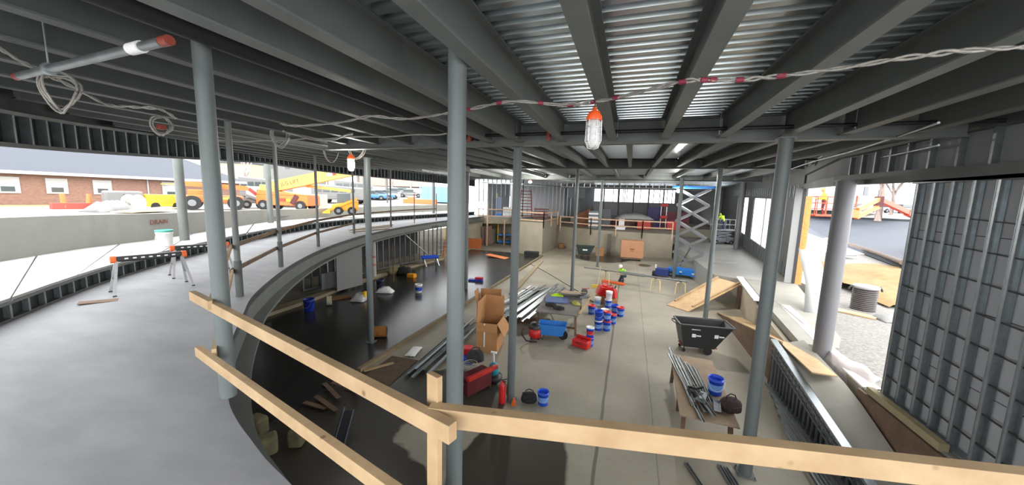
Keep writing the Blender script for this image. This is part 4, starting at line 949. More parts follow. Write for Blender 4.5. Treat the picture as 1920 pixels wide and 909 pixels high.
for i in range(2):
    p = U(690+11*i,522-3*i,.2); b = MB(); b.tube((p.x,p.y,.24),(p.x,p.y,2.6),.16,n=14); t = tag(b.build('foam_tube', mat('pale_wrapped_tube', srgb(168,166,160), .7)), ['left of two pale wrapped tubes standing against the gallery wall','right of two pale wrapped tubes standing against the gallery wall'][i], 'tube')
    for z in (1.0,1.5):
        b = MB(); b.lathe([(.163,z-.06),(.163,z+.06)],c=(p.x,p.y,0),n=14); b.build('red_strap', mat('faded_red', srgb(170,110,100), .7), t)
p = U(662,540,.2); b = MB(); b.box((p.x-.2,p.y,1.35),(.06,1.7,2.3),rz=-.1); tag(b.build('white_board', mat('pale_drywall', srgb(122,122,122), .8)), 'pale wall board leaning in the stud opening under the gallery', 'wall board')
p = U(640,540,.2); b = MB(); b.box((p.x-.4,p.y,.6),(.06,1.6,1.0),rz=-.2); tag(b.build('grey_board', gyp), 'low grey board leaning left of the pale wall board', 'wall board')
# short sawhorse with a blue cover near the wall end
p = U(806,497,.1); t = thing('trestle', 'blue topped trestle with pale legs at the end of the gallery wall', 'trestle', (p.x,p.y,.09), .9)
b = MB(); b.box((0,0,.65),(1.3,.35,.06),rx=.5); b.build('top', blue_pl, t)
for s in (-.5,.5):
    for q in (-1,1):
        b = MB(); b.bar((s,0,.65),(s+.1,q*.4,0),.06,.04); b.build('leg', galv, t)
def ladder(loc, rz, H, W, m_, label, lean=.25, n=7):
    t = thing('step_ladder', label, 'ladder', loc, rz)
    for s in (-1,1):
        b = MB(); b.bar((s*W/2,0,0),(s*W*.38,lean*H*.5,H),.07,.03); b.build('rail', m_, t)
        b = MB(); b.bar((s*W/2,lean*H,0),(s*W*.38,lean*H*.5,H),.05,.03); b.build('rear_rail', m_, t)
    for k in range(n):
        f = (k+.7)/n; b = MB(); b.box((0,lean*H*.5*f,H*f),(W*(1-.24*f),.08,.03)); b.build('step', alu, t)
    return t
p = U(826,482,.1); ladder((p.x,p.y,.1), .5, 2.6, .7, yellow_pl, 'yellow step ladder at the end of the gallery wall')
p = U(835,484,.1); ladder((p.x+.3,p.y-.3,.1), .2, 1.6, .7, orange_pl, 'orange step ladder just left of the big centre column', n=5)

# ---- rear floor: worker, pipe rack, tubs
t = thing('steel_pipe', 'long grey steel pipe lying across the stands in front of the kneeling worker', 'pipe', (0,0,0))
p0 = U(1095,501,.80); p1 = U(1290,528,.80)
b = MB(); b.tube(p0, p0+(p1-p0)*.42, .035, n=10); b.build('thin_end', galv_dk, t); b = MB(); b.tube(p0+(p1-p0)*.40, p0+(p1-p0)*.62, .09, n=12); b.build('sleeve', galv, t); b = MB(); b.tube(p0+(p1-p0)*.60, p1, .05, n=10); b.build('pipe_end', galv_dk, t)
yel = mat('pale_yellow_paint', srgb(214,190,130), .5)
for i,(px,lb) in enumerate(((1141,'left'),(1236,'middle'),(1278,'right'))):
    c = p0 + (p1-p0)*((px-1095)/195); t = thing('pipe_stand', '%s stand holding up the long grey pipe' % lb, 'pipe stand', (c.x,c.y,0), 0, 'stands under the long pipe')
    for s in (-1,1):
        b = MB(); b.path([(s*.28,-.28,0),(s*.24,-.2,.66),(s*.10,-.06,.72),(0,0,.73)] , .025, 6); b.build('leg', yel, t)
    b = MB(); b.path([(0,.3,0),(0,.05,.70),(0,0,.72)], .025, 6); b.build('rear_leg', yel, t)
    b = MB(); b.box((0,0,.735),(.25,.12,.03)); b.build('saddle', steel_dk, t)
p = U(1120,540,0); t = thing('broom', 'yellow push broom standing in front of the pipe', 'broom', (p.x,p.y,0)); b = MB(); b.box((0,0,.1),(.7,.12,.2)); b.build('bristles', mat('yellow_bristles', srgb(200,170,70), .9), t); b = MB(); b.tube((0,0,.18),(.1,.5,1.3),.02,n=6); b.build('handle', mat('pale_yellow_wood', srgb(190,180,140), .7), t)
p = U(1150,531,0); b = MB(); b.box((p.x,p.y,.06),(1.5,.35,.1),rz=-.35); tag(b.build('orange_tray', orange_pl), 'long orange tray on the floor between pipe and bucket cluster', 'tray')
p = U(1140,553,0); cloth((p.x,p.y,0), .5, .4, .3, white_m, 'crumpled white bag behind the red cans', 'bag', 'plastic_bag', 0, 14)
def tubcart(loc, rz, m_, label, s=1.0):
    t = thing('utility_tub', label, 'tub', loc, rz); t.scale = (s,s,s)
    b = MB(); tub(b, 1.5, .9, .35, 1.1, .35); b.build('tub', m_, t, .02)
    b = MB()
    for (a,c) in (((-.77,-.47),(.77,-.47)),((.77,-.47),(.77,.47)),((.77,.47),(-.77,.47)),((-.77,.47),(-.77,-.47))): b.bar((*a,1.1),(*c,1.1),.06,.05)
    b.build('rim', m_, t)
    b = MB(); b.box((0,-.42,.8),(.4,.02,.12)); b.build('label_patch', paper, t)
    for s_ in (-1,1):
        b = MB(); b.tube((.3*s_,-.35,.15),(.3*s_,.35,.15),.15,n=14); b.build('wheel', rubber, t)
    b = MB(); b.box((0,0,.3),(1.0,.6,.08)); b.build('frame', wood_dk, t)
    return t
p = U(1097,484,0); tubcart((-3.7,32.9,0), .1, mat('dark_green_plastic', (.02,.035,.03), .5), 'dark green tub on wheels near the rear wall, left of the white footed column', 1.05)
p = U(995,481,0); t = thing('mortar_tub', 'flat black mortar tub on the floor in front of the concrete block', 'tub', (p.x+.1,p.y-.1,0), .1); b = MB(); tub(b, 1.35, .8, 0, .5, .12, .03); b.build('tub', black_pl, t, .02); b = MB(); b.box((0,0,.42),(1.3,.04,.05)); b.build('crossbar', black_pl, t)
b = MB(); b.box((-2.55,35.2,.47),(.75,.6,.62),rz=.1); b.box((-2.55,35.2,.08),(.8,.65,.16),rz=.1); tag(b.build('small_carton', card), 'small carton right of the white footed column at the rear wall', 'box')
b = MB(); p = U(1047,466,0); b.lathe([(.3,0),(.36,.1),(.36,.5),(.3,.58),(.0001,.58)],c=(-6.9,38.0,0),n=16); tag(b.build('fibre_drum', mat('brown_fibre', srgb(120,86,56), .8)), 'brown round drum at the corner of the concrete block', 'drum')
b = MB(); b.box((-1.75,36.3,1.05),(.38,.2,2.1)); tag(b.build('dark_plank', mat('dark_grey_panel', srgb(92,90,84), .8)), 'narrow dark panel standing against the rear wall by the small carton', 'panel')
p = U(935,484,.02); b = MB(); b.box((p.x,p.y,.16),(2.3,.9,.03),rz=-.1,ry=.1); tag(b.build('orange_sheet', mat('orange_sheet', srgb(206,120,70), .7)), 'orange sheet lying tilted on the floor in front of the concrete block', 'sheet')
p = U(893,472,.02); b = MB(); b.box((-15.3,33.6,.50),(1.5,.08,1.1),rz=.1,rx=-.25); tag(b.build('orange_hoarding', mat('rust_orange_panel', srgb(160,86,40), .8)), 'rust orange panel leaning on the block left of the opening', 'panel')
p = U(892,527,.06); t = thing('floor_case', 'blue and red case on the floor just right of the big centre column', 'case', (p.x,p.y,0), .2); b = MB(); b.box((0,0,.1),(.9,.4,.2)); b.build('case', mat('deep_blue_plastic', (.01,.03,.30), .4), t, .02); b = MB(); b.box((.2,.1,.26),(.5,.3,.12)); b.build('lid', red_pl, t, .02)
b = MB(); pa = [U(985,490,.01), U(1020,508,.01), U(1062,533,.01), U(1090,550,.01), U(1112,566,.01)]; b.path(spline(pa,5), .022, 6); tag(b.build('floor_cable', rubber), 'dark cable running across the floor behind the cluttered table', 'cable')

# ---- plywood ramp up to the landing
t = thing('plywood_ramp', 'pale plywood ramp with side battens leading up to the far right landing', 'ramp', (0,0,0))
a, c = Vector((2.19,19.7,0)), Vector((3.1,18.86,0)); d_, e_ = U(1342,521,1.25), U(1390,534,1.25)
b = MB(); b.raw([a,c,e_,d_,a+Vector((0,0,.04)),c+Vector((0,0,.04)),e_+Vector((0,0,.04)),d_+Vector((0,0,.04))],[(3,2,1,0),(4,5,6,7),(0,1,5,4),(1,2,6,5),(2,3,7,6),(3,0,4,7)]); b.build('deck', ply, t)
for k, (s0, s1) in enumerate(((a,d_),(c,e_))):
    f = .12; o = (c-a)*(.10 if k == 0 else -.10); b = MB(); b.bar(s0+(s1-s0)*f+o+Vector((0,0,.085)), s1+o+Vector((0,0,.085)), .10, .09); b.build('batten', lumber, t)
b = MB(); b.bar(e_ + Vector((-.1,-.1,0)), Vector((e_.x-.1,e_.y-.1,0)), .1, .3); b.build('support', wood_dk, t)

# ---- blue scissor lift
def scissor(loc, rz, top, m_, label, stages=5, L=2.3, W=1.15, rails=True, mg=grey_pt):
    t = thing('scissor_lift', label, 'scissor lift', loc, rz)
    b = MB(); b.box((0,0,.42),(L,W*.8,.42)); b.box((L*.32,-W*.42,.42),(L*.36,.1,.5)); b.box((-L*.3,-W*.42,.42),(L*.3,.1,.42)); b.build('chassis', m_, t, .03)
    for sx in (-1,1):
        for sy in (-1,1):
            b = MB(); b.tube((sx*L*.38,sy*W*.34,.2),(sx*L*.38,sy*W*.5,.2),.2,n=16); w_ = b.build('wheel', rubber, t)
            b = MB(); b.tube((sx*L*.38,sy*W*.5,.2),(sx*L*.38,sy*W*.51,.2),.1,n=12); b.build('hub', grey_pt, w_)
    h = (top-.75)/stages; x = L*.40
    for k in range(stages):
        z0 = .68+h*k; z1 = z0+h
        for sy in (-1,1):
            b = MB(); b.bar((-x,sy*W*.30,z0),(x,sy*W*.30,z1),.05,.16); b.build('scissor_arm', mg, t)
            b = MB(); b.bar((x,sy*W*.23,z0),(-x,sy*W*.23,z1),.05,.16); b.build('scissor_arm', mg, t)
        b = MB(); b.tube((x,-W*.33,z1),(x,W*.33,z1),.035,n=8); b.tube((-x,-W*.33,z1),(-x,W*.33,z1),.035,n=8); b.tube((0,-W*.33,z0+h/2),(0,W*.33,z0+h/2),.03,n=8); b.build('cross_pin', mg, t)
    b = MB(); b.tube((-x*.5,0,.8),(x*.3,0,top*.42),.06,n=10); b.build('lift_cylinder', steel_dk, t)
    b = MB(); b.box((0,0,top+.07),(L*1.04,W,.14)); b.build('platform', m_, t, .01)
    if rails:
        for i,sx in enumerate((-1,0,1)):
            for sy in (-1,1):
                b = MB(); b.bar((sx*L*.5,sy*W*.48,top+.14),(sx*L*.5,sy*W*.48,top+1.15),.04,.04); b.build('rail_post', mg, t)
        for z in (.62,1.12):
            b = MB()
            for sy in (-1,1): b.bar((-L*.51,sy*W*.48,top+z),(L*.51,sy*W*.48,top+z),.04,.04)
            for sx in (-1,1): b.bar((sx*L*.5,-W*.48,top+z),(sx*L*.5,W*.48,top+z),.04,.04)
            b.build('guard_rail', mg, t)
    return t
sl = scissor((4.25,27.9,0), -.30, 6.45, lift_blue, 'raised scissor lift with bright blue base and platform', 5, 2.5, 1.2, False)
b = MB(); b.box((-.3,-.62,.46),(.16,.03,.1)); b.build('white_decal', paper, sl); b = MB(); b.box((.5,-.62,.42),(.16,.03,.1)); b.build('white_decal', paper, sl)
scissor((9.0,40.2,ZP-.05), .3, 1.35, grey_pt, 'grey scissor lift with a worker in lime yellow on the far landing', 2, 1.9, 1.0)
p = U(1262,530,0); t = thing('floor_machine', 'dark blue battery box on the floor left of the scissor lift base', 'machine', (2.55,27.3,0), -.2); b = MB(); b.box((0,0,.38),(.9,.6,.5)); b.build('housing', mat('navy_housing', (.01,.03,.16), .5), t, .03); b = MB(); b.box((-.5,0,.2),(.3,.5,.3)); b.build('bumper', rubber, t); b = MB(); b.box((-.45,-.1,.75),(.1,.1,.25)); b.build('control_head', white_pl, t)
# ================================================================== services hung from the roof
cable_m = mat('grey_armoured_cable', srgb(150,146,140), .5, .2, .25, 30); orange_top = mat('orange_lamp_top', srgb(232,90,40), .45); brass_red = mat('red_fitting', srgb(130,52,40), .5)
bulb_m = mat('lit_bulb', (1,.97,.9), .5, emit=14.0); clear_m = mat('clear_cage_plastic', (.80,.80,.78), .25, alpha=.55)
def bundle(name, pix, z, label, n=3, r=.011, group=None, tape=()):
    pts = [U(px,py,z if not isinstance(z,list) else z[i]) for i,(px,py) in enumerate(pix)]
    sp = spline(pts, 8); rb = random.Random(len(pix)); t = thing(name, label, 'cable', (0,0,0), 0, group)
    for k in range(n):
        ph = rb.uniform(0,6); b = MB()
        b.path([p + Vector((0,.013*math.sin(.5*i+ph+2*k),.013*math.cos(.8*i+ph+2*k))) for i,p in enumerate(sp)], r, 6); b.build('cable_strand', cable_m, t)
    for f in tape:
        p = sp[int(f*(len(sp)-2))]; q = sp[int(f*(len(sp)-2))+1]; d = (q-p).normalized()*.035; b = MB(); b.tube(p-d,p+d,.026,n=8); b.build('red_tape', mat('dark_red_tape', srgb(130,40,60), .6), t)
    return t
zc = 6.60
bundle('cable_bundle', [(525,232),(560,236),(640,229),(695,218),(760,223),(830,214),(880,205),(960,190),(1060,197),(1120,190),(1170,180),(1280,153),(1330,150),(1380,150),(1440,145),(1560,130),(1700,108),(1810,95),(1925,88)], zc, 'long swagged bundle of grey cables crossing the whole roof above the cage lamp', 3, .011, None, (.34,.38,.42,.46,.50,.55,.62,.66,.68,.74,.80))
bundle('cable_bundle', [(-10,85),(40,115),(90,140),(140,165),(200,195),(245,200),(300,205),(330,222)], zc, 'loose bundle of grey cables under the left beams near the suspended pipe', 3, .012)
bundle('cable_bundle', [(530,245),(580,260),(620,262),(660,250)], zc, 'short sagging cable loop below the long bundle at left', 2, .014)
bundle('cable_bundle', [(400,263),(470,265),(560,261),(640,258),(760,254),(838,251)], zc+.05, 'straight pale conduit line under the left beams', 1, .016)
def coil(px, py, z, R_, label, n=4, tilt=.4, d=None):
    c = U(px,py,z) if d is None else DP(px,py,d); t = thing('cable_coil', label, 'cable coil', c, tilt)
    rb = random.Random(int(px))
    for k in range(n):
        pts = []; r1 = R_*rb.uniform(.8,1.05); r2 = R_*rb.uniform(1.0,1.35); ox = rb.uniform(-.04,.04)
        for i in range(25): a = 2*PI*i/24; pts.append((r1*math.cos(a)+ox, .05*math.sin(2*a)+k*.02, r2*math.sin(a)+rb.uniform(-.01,.01)))
        b = MB(); b.path(pts, .012, 6); b.build('cable_loop', cable_m, t)
    return t
coil(108,172,6.25,.17,'big coil of grey cable hanging under the suspended pipe at upper left',4,.5,3.9)
coil(302,235,6.3,.13,'tangle of cable hanging above the outer column at left',4,.9,6.0)
b = MB(); c = DP(302,238,5.95); b.box(c,(.10,.10,.08)); tag(b.build('junction_box', brass_red, bevel=.01), 'small red box in the cable tangle above the outer column', 'junction box')
coil(524,256,6.3,.20,'tall coil of cable hanging beside the second gallery post',4,.4,8.0)
coil(620,285,6.3,.30,'loose round coil of cable under the left beams, left of the hanging rim lamp',3,.3,12.0)
coil(668,280,6.3,.28,'loose round coil of cable directly above the hanging rim lamp',3,.2,11.4)
# suspended pipe at upper left
p0, p1 = U(34,143,6.5), U(318,75,6.5)
t = thing('suspended_pipe', 'grey pipe with red ends hung under the beams at upper left', 'pipe', p0)
d = p1-p0; b = MB(); b.tube((0,0,0), d*.80, .036, n=14); b.build('pipe', galv_dk, t); b = MB(); b.tube(d*.80, d*.86, .045, n=14); b.build('coupling', white_m, t); b = MB(); b.tube(d*.86, d*.96, .034, n=14); b.build('pipe_end', galv_dk, t)
b = MB(); b.tube(d*.965, d*1.0, .038, n=10); b.build('red_cap', brass_red, t); b = MB(); b.tube(-d*.015, d*.015, .038, n=10); b.build('red_cap', brass_red, t)
q = p0 + d*.26; b = MB(); b.tube(q-p0+Vector((0,0,.04)), q-p0+Vector((0,0,.75)), .008, n=6); b.tube(q-p0-d.normalized()*.02, q-p0+d.normalized()*.02, .055, n=14); b.build('hanger_rod', galv, t)
# sprinkler main along the near girder
blackpipe = mat('black_iron_pipe', (.015,.015,.016), .5, .3)
a, c = onY(880,255,7.55), onY(1920,225,7.55)
t = thing('sprinkler_pipe', 'black sprinkler pipe along the near cross girder behind the cage lamp', 'pipe', a); b = MB(); b.tube((0,0,0), c-a+Vector((1.5,0,0)), .035, n=10); b.build('pipe', blackpipe, t)
for f,m_ in ((0,brass_red),(.205,brass_red)):
    b = MB(); b.tube((c-a)*f+Vector((0,0,-.14)),(c-a)*f+Vector((0,0,.09)),.05,n=10); b.build('red_fitting', m_, t)
for f in (.125,.36,.56,.78):
    q = (c-a)*f; b = MB(); b.tube(q+Vector((0,0,.03)),q+Vector((0,0,.3)),.009,n=6); b.tube(q+Vector((0,0,-.10)),q+Vector((0,0,.0)),.018,n=6); b.build('hanger', galv, t)
b = MB(); b.tube((0,0,0), onY(990,297,12.5)-a, .04, n=10); b.build('branch_pipe', blackpipe, t)
a, c = onY(900,299,17.6), onY(1480,300,17.6)
t = thing('sprinkler_pipe', 'black sprinkler pipe along the middle cross girder', 'pipe', a); b = MB(); b.tube((0,0,0), c-a+Vector((3,0,0)), .04, n=8); b.build('pipe', blackpipe, t)
for f in (.1,.3,.5,.7,.9):
    b = MB(); b.tube((c-a)*f+Vector((0,0,.03)),(c-a)*f+Vector((0,0,.3)),.01,n=6); b.build('hanger', galv, t)
for i,(pa,pb,za,zb_,lb) in enumerate((((1480,318),(1760,230),6.9,6.62,'upper of two pale conduits curving along the right beams'),((1560,310),(1760,272),6.85,6.5,'lower of two pale conduits curving along the right beams'))):
    p = U(*pa,za); q = U(*pb,zb_); b = MB(); b.path(spline([p,p+(q-p)*.35+Vector((0,0,.02)),p+(q-p)*.7-Vector((0,0,.03)),q],6),.018,8); tag(b.build('conduit', galv), lb, 'conduit')
# lamps
def point(px, py, d, W, r=.25):
    l = bpy.data.lights.new('work_light', 'POINT'); l.energy = W; l.shadow_soft_size = r; l.color = (1,.96,.88)
    o = bpy.data.objects.new('work_light', l); C.objects.link(o); o.location = DP(px,py,d); return o
def cage_lamp(c, s, label, lit):
    t = thing('cage_lamp', label, 'lamp', c); t.scale = (s,s,s)
    b = MB(); b.lathe([(.066,0),(.068,.03),(.055,.05),(.045,.075),(.018,.085),(.018,.11),(.0001,.11)],n=16); b.build('socket', orange_top, t)
    b = MB(); b.lathe([(.0001,-.235),(.04,-.235),(.058,-.21),(.064,-.17),(.062,-.02),(.05,0)],n=18); b.build('globe', clear_m, t)
    b = MB(); b.lathe([(.0001,-.16),(.02,-.155),(.03,-.12),(.022,-.06),(.015,-.02),(.0001,-.02)],n=12); b.build('bulb', bulb_m if lit else white_m, t)
    for k in range(6):
        a = k*PI/3; ca, sa = math.cos(a), math.sin(a); b = MB(); b.path([(.066*ca,.066*sa,0),(.069*ca,.069*sa,-.17),(.045*ca,.045*sa,-.235),(0,0,-.245)],.0035,5); b.build('cage_wire', alu, t)
    for z in (-.06,-.12,-.18):
        b = MB(); b.lathe([(.067,z-.004),(.071,z),(.067,z+.004)],n=18); b.build('cage_ring', alu, t)
    return t
cage_lamp(DP(1114,226,3.05), 1.0, 'cage lamp with orange top hanging under the roof beams', False)
cc = DP(1114,226,3.05); b = MB(); b.path(spline([cc+Vector((0,0,.11)), cc+Vector((-.05,.1,.2)), U(1060,198,zc)],5),.006,6); tag(b.build('power_cord', black_pl), 'cord from which the orange topped cage lamp hangs', 'cord')
cage_lamp(DP(658,298,10.5), 1.5, 'caged work lamp hanging above the gallery rim near the fourth post', True)
for (px,py,d_,r_,lb) in ((1278,293,17.0,.13,'bare lit bulb high in the middle roof bay'),(994,341,28.5,.13,'lit work lamp in front of the stud partition on the block'),(1273,358,24.6,.17,'lit round lamp just left of the raised scissor lift')):
    t = thing('work_lamp', lb, 'lamp', DP(px,py,d_)); b = MB(); b.ball((0,0,0),r_,14,(1.1,1.1,.75)); b.build('bulb', bulb_m, t); b = MB(); b.lathe([(r_*.5,r_*.6),(r_*.45,r_*1.2),(.0001,r_*1.3)],n=12); b.build('socket', red_pl if px == 994 else orange_top, t)
    b = MB(); b.tube((0,0,r_*1.3),(0,0,max(.2,7.1-DP(px,py,d_).z)),.008,n=5); b.build('cord', black_pl, t)
for (px,py,d_,W) in ((1114,243,3.05,.0),(658,310,10.5,.12),(1278,300,17.0,1.6),(994,348,28.3,1.0),(1273,366,25.3,.7)):
    if W: point(px,py,d_,W*WORK_LIGHT)

# ================================================================== rear stage and block clutter
def at(px, d, z): p = DP(px,380,d); return Vector((p.x,p.y,z))
def rail_run(pts, zb_, hs, label, post_step=2.2, drop=.5):
    t = thing('timber_guard_rail', label, 'guard rail', (pts[0][0],pts[0][1],zb_)); o = Vector((pts[0][0],pts[0][1],0))
    V_ = [Vector((p[0],p[1],0))-o for p in pts]
    for a,c in zip(V_,V_[1:]):
        for h in hs:
            b = MB(); b.bar(a+Vector((0,0,h)),c+Vector((0,0,h)),.05,.11); b.build('rail', rail_wood, t)
        L = (c-a).length; n = max(1,int(L/post_step))
        for k in range(n+1):
            p = a+(c-a)*k/n; b = MB(); b.box(p+Vector((0,-.04,(hs[0]+.05-drop)/2)),(.10,.06,hs[0]+.05+drop)); b.build('post', rail_wood, t)
    return t
rail_wood = mat('pinkish_lumber', srgb(196,164,136), .75, 0, .12, 3)
rail_run([(-7.3,39.1),(-3.7,36.85),(1.3,36.4),(4.0,36.5)], BT, (1.15,.55), 'timber guard rail along the edge of the rear stage')
rail_run([(-16.3,36.7),(-12.7,38.0),(-11.0,33.65),(-7.75,32.85),(-7.6,39.0)], BZ, (.95,.2), 'timber guard rail around the top of the concrete block')
p = U(913,461,0); plank('tall_stud', (p.x,p.y,0), (p.x,p.y,5.0), .14, .08, 'tall bare timber post standing in front of the concrete block opening', 'post', rail_wood)
p = U(946,459,0); plank('tall_stud', (p.x,p.y-.2,0), (p.x,p.y-.2,2.9), .12, .06, 'short bare timber post in the middle of the block opening', 'post', rail_wood)
b = MB(); b.box((-15.2,36.7,1.1),(1.2,.08,2.1),rz=.3,ry=-.1); tag(b.build('leaning_board', mat('mauve_board', srgb(116,96,90), .8)), 'brownish board leaning in the left side of the block opening', 'board')
p = U(945,458,0); t = thing('baker_scaffold', 'small rolling scaffold with yellow ends and blue rails in the block opening', 'scaffold', (p.x,p.y+.7,0), .38); t.scale = (1.25,1,1.2)
for s in (-.8,.8):
    for q in (-.35,.35):
        b = MB(); b.tube((s,q,.1),(s,q,1.95),.04,n=8); b.build('end_frame', yellow_pl, t); b = MB(); b.ball((s,q,.09),.08,8); b.build('caster', rubber, t)
    for k in range(5):
        b = MB(); b.tube((s,-.35,.4+.36*k),(s,.35,.4+.36*k),.025,n=6); b.build('rung', yellow_pl, t)
for z in (.2,.9):
    for q in (-.37,.37):
        b = MB(); b.box((0,q,z),(1.7,.04,.14)); b.build('side_rail', lift_blue, t)
b = MB(); b.box((0,0,.94),(1.6,.66,.05)); b.build('deck', ply, t)
# items up on the block
rust = mat('rust_red_paint', srgb(122,74,68), .7)
t = thing('scaffold_rack', 'red brown rack of stacked scaffold rungs behind the block guard rail', 'rack', at(986,41.5,BZ), .35)
for s in (-1,1):
    for q in (-.3,.3):
        b = MB(); b.tube((s*.8,q,0),(s*.55,q,3.3),.05,n=6); b.build('upright', rust, t)
for k in range(9):
    b = MB(); b.box((0,0,.25+.36*k),(1.6-.04*k,.7,.09)); b.build('rung', rust, t)
t = thing('sheet_stack', 'low stack of red brown panels right of the scaffold rack on the block', 'stack', at(1014,41.5,BZ), .3)
for k in range(4):
    b = MB(); b.box((.03*k,0,.1+.32*k),(1.7,.8,.16)); b.build('panel', rust, t)
t = thing('panel_bundle', 'blue and white upright bundle behind the block guard rail', 'bundle', at(936,40.9,BZ), .1)
b = MB(); b.box((0,0,1.2),(.65,.3,2.4)); b.build('panel', mat('pale_blue_panel', srgb(128,142,168), .6), t); b = MB(); b.box((0,-.17,.25),(.6,.04,.4)); b.build('blue_base', lift_blue, t); b = MB(); b.box((-.25,-.17,2.55),(.18,.04,.5)); b.build('yellow_tag', mat('neon_yellow', (.7,.8,.02), .6), t)
c = at(954,41.8,BZ+.6); b = MB(); b.box(c,(1.2,.8,1.2)); tag(b.build('wrapped_pallet', white_m, bevel=.08), 'white wrapped pallet behind the block guard rail', 'pallet')
# items on the stage
x0 = at(1078,39.6,BT); b = MB(); b.prism([(x0.x,x0.y),(x0.x+1.75,x0.y+.4),(x0.x+1.7,x0.y+2.6),(x0.x-.2,x0.y+1.8)], BT, [BT+1.2,BT+2.1,BT+2.2,BT+1.3]); tag(b.build('board_stack', mat('brown_board_stack', srgb(112,74,52), .85, 0, .1, 4)), 'sloping stack of brown boards behind the stage guard rail', 'stack')
t = thing('wallboard_stack', 'upright stack of white and grey wall board beside the brown boards', 'stack', at(1114,38.6,BT), .1)
for k in range(9): b = MB(); b.box((.02*(k%2),0,.11+.21*k),(1.05,.8,.19)); b.build('board', white_m if k%2 else bp, t)
c = at(1134,39.4,BT+1.05); b = MB(); b.box(c,(1.5,.9,2.1)); t = tag(b.build('grey_cabinet', mat('slate_grey', srgb(84,88,94), .6), bevel=.02), 'slate grey cabinet right of the wall board stack on the stage', 'cabinet')
c = at(1188,40.6,BT); b = MB(); b.box((c.x,c.y,BT+.5),(4.6,1.3,1.0)); tag(b.build('material_pallet', mat('brown_dark_pallet', srgb(86,62,58), .8, 0, .3, 3)), 'dark brown pallet load under the white wrapping on the stage', 'pallet')
cloth((c.x+.1,c.y,BT+1.0), 4.3, 1.3, .75, mat('off_white_wrap', srgb(170,170,168), .6), 'heap of white wrapping on top of the stage clutter', 'wrapping', 'wrapping_heap', .1, 31)
for i,(px,lb) in enumerate(((1210,'bright red job box behind the middle of the stage guard rail'),(1266,'bright red job box at the right end of the stage guard rail'))):
    t = thing('job_box', lb, 'job box', at(px,38.0,BT), .05); b = MB(); b.box((0,0,.5),(1.35,.7,.85)); b.build('chest', mat('bright_red_metal', (.42,.02,.012), .45), t, .02); b = MB(); b.box((0,0,.97),(1.38,.73,.09)); b.build('lid', red_pt, t, .02); b = MB(); b.box((0,0,.04),(1.1,.6,.08)); b.build('skid', wood_dk, t)
c = at(1168,38.0,BT+.55); b = MB(); b.box(c,(.6,.5,1.1)); tag(b.build('white_carton', white_m), 'small white carton by the stage guard rail', 'box')
c = at(1166,37.3,BT+.32); b = MB(); b.box(c,(1.1,.3,.16),rz=.05); b.box(c-Vector((0,0,.2)),(1.0,.28,.24),rz=.05); tag(b.build('flat_carton', white_m), 'bright white flat box between the stage rails', 'box')
c = at(1268,42.5,BT+.95); b = MB(); b.box(c,(3.0,1.2,1.9)); tag(b.build('maroon_crate', mat('maroon_paint', srgb(94,32,42), .6)), 'dark maroon crate behind the right job box', 'crate')
t = thing('material_hoist', 'red and white material hoist standing on the stage', 'hoist', at(1246,41.2,BT), .1)
for s in (-.3,.3): b = MB(); b.tube((s,0,0),(s,0,3.0),.06,n=8); b.build('mast', white_pl, t)
for z in (1.3,2.7): b = MB(); b.box((0,0,z),(.8,.5,.35)); b.build('carriage', MATS['bright_red_metal'], t, .04)
c = at(1228,43.5,BT+1.2); b = MB(); b.box(c,(1.5,1.0,2.4)); tag(b.build('indigo_crate', mat('indigo_panel', srgb(70,66,110), .7)), 'indigo blue crate beside the material hoist', 'crate')
for i in range(6):
    c = at(1100+27*i,45.6+.5*(i%2),BT+.6); b = MB(); b.box(c,(1.3,.8,1.2)); tag(b.build('stage_carton', card if i%2 else mat('grey_bundle', srgb(108,104,100), .8)), '%s bundle from the left in the row at the back of the stage' % ORD[i], 'bundle', 'bundles at the back of the stage')
for i in range(5):
    x = -3.4+1.9*i; t = tag(MB().tube((x,49+i*.6,BT),(x,49+i*.6,7.45),.09,n=10).build('slim_column', steel_dk), '%s slim dark column from the left in front of the far window' % ORD[i], 'column', 'slim columns before the far window')

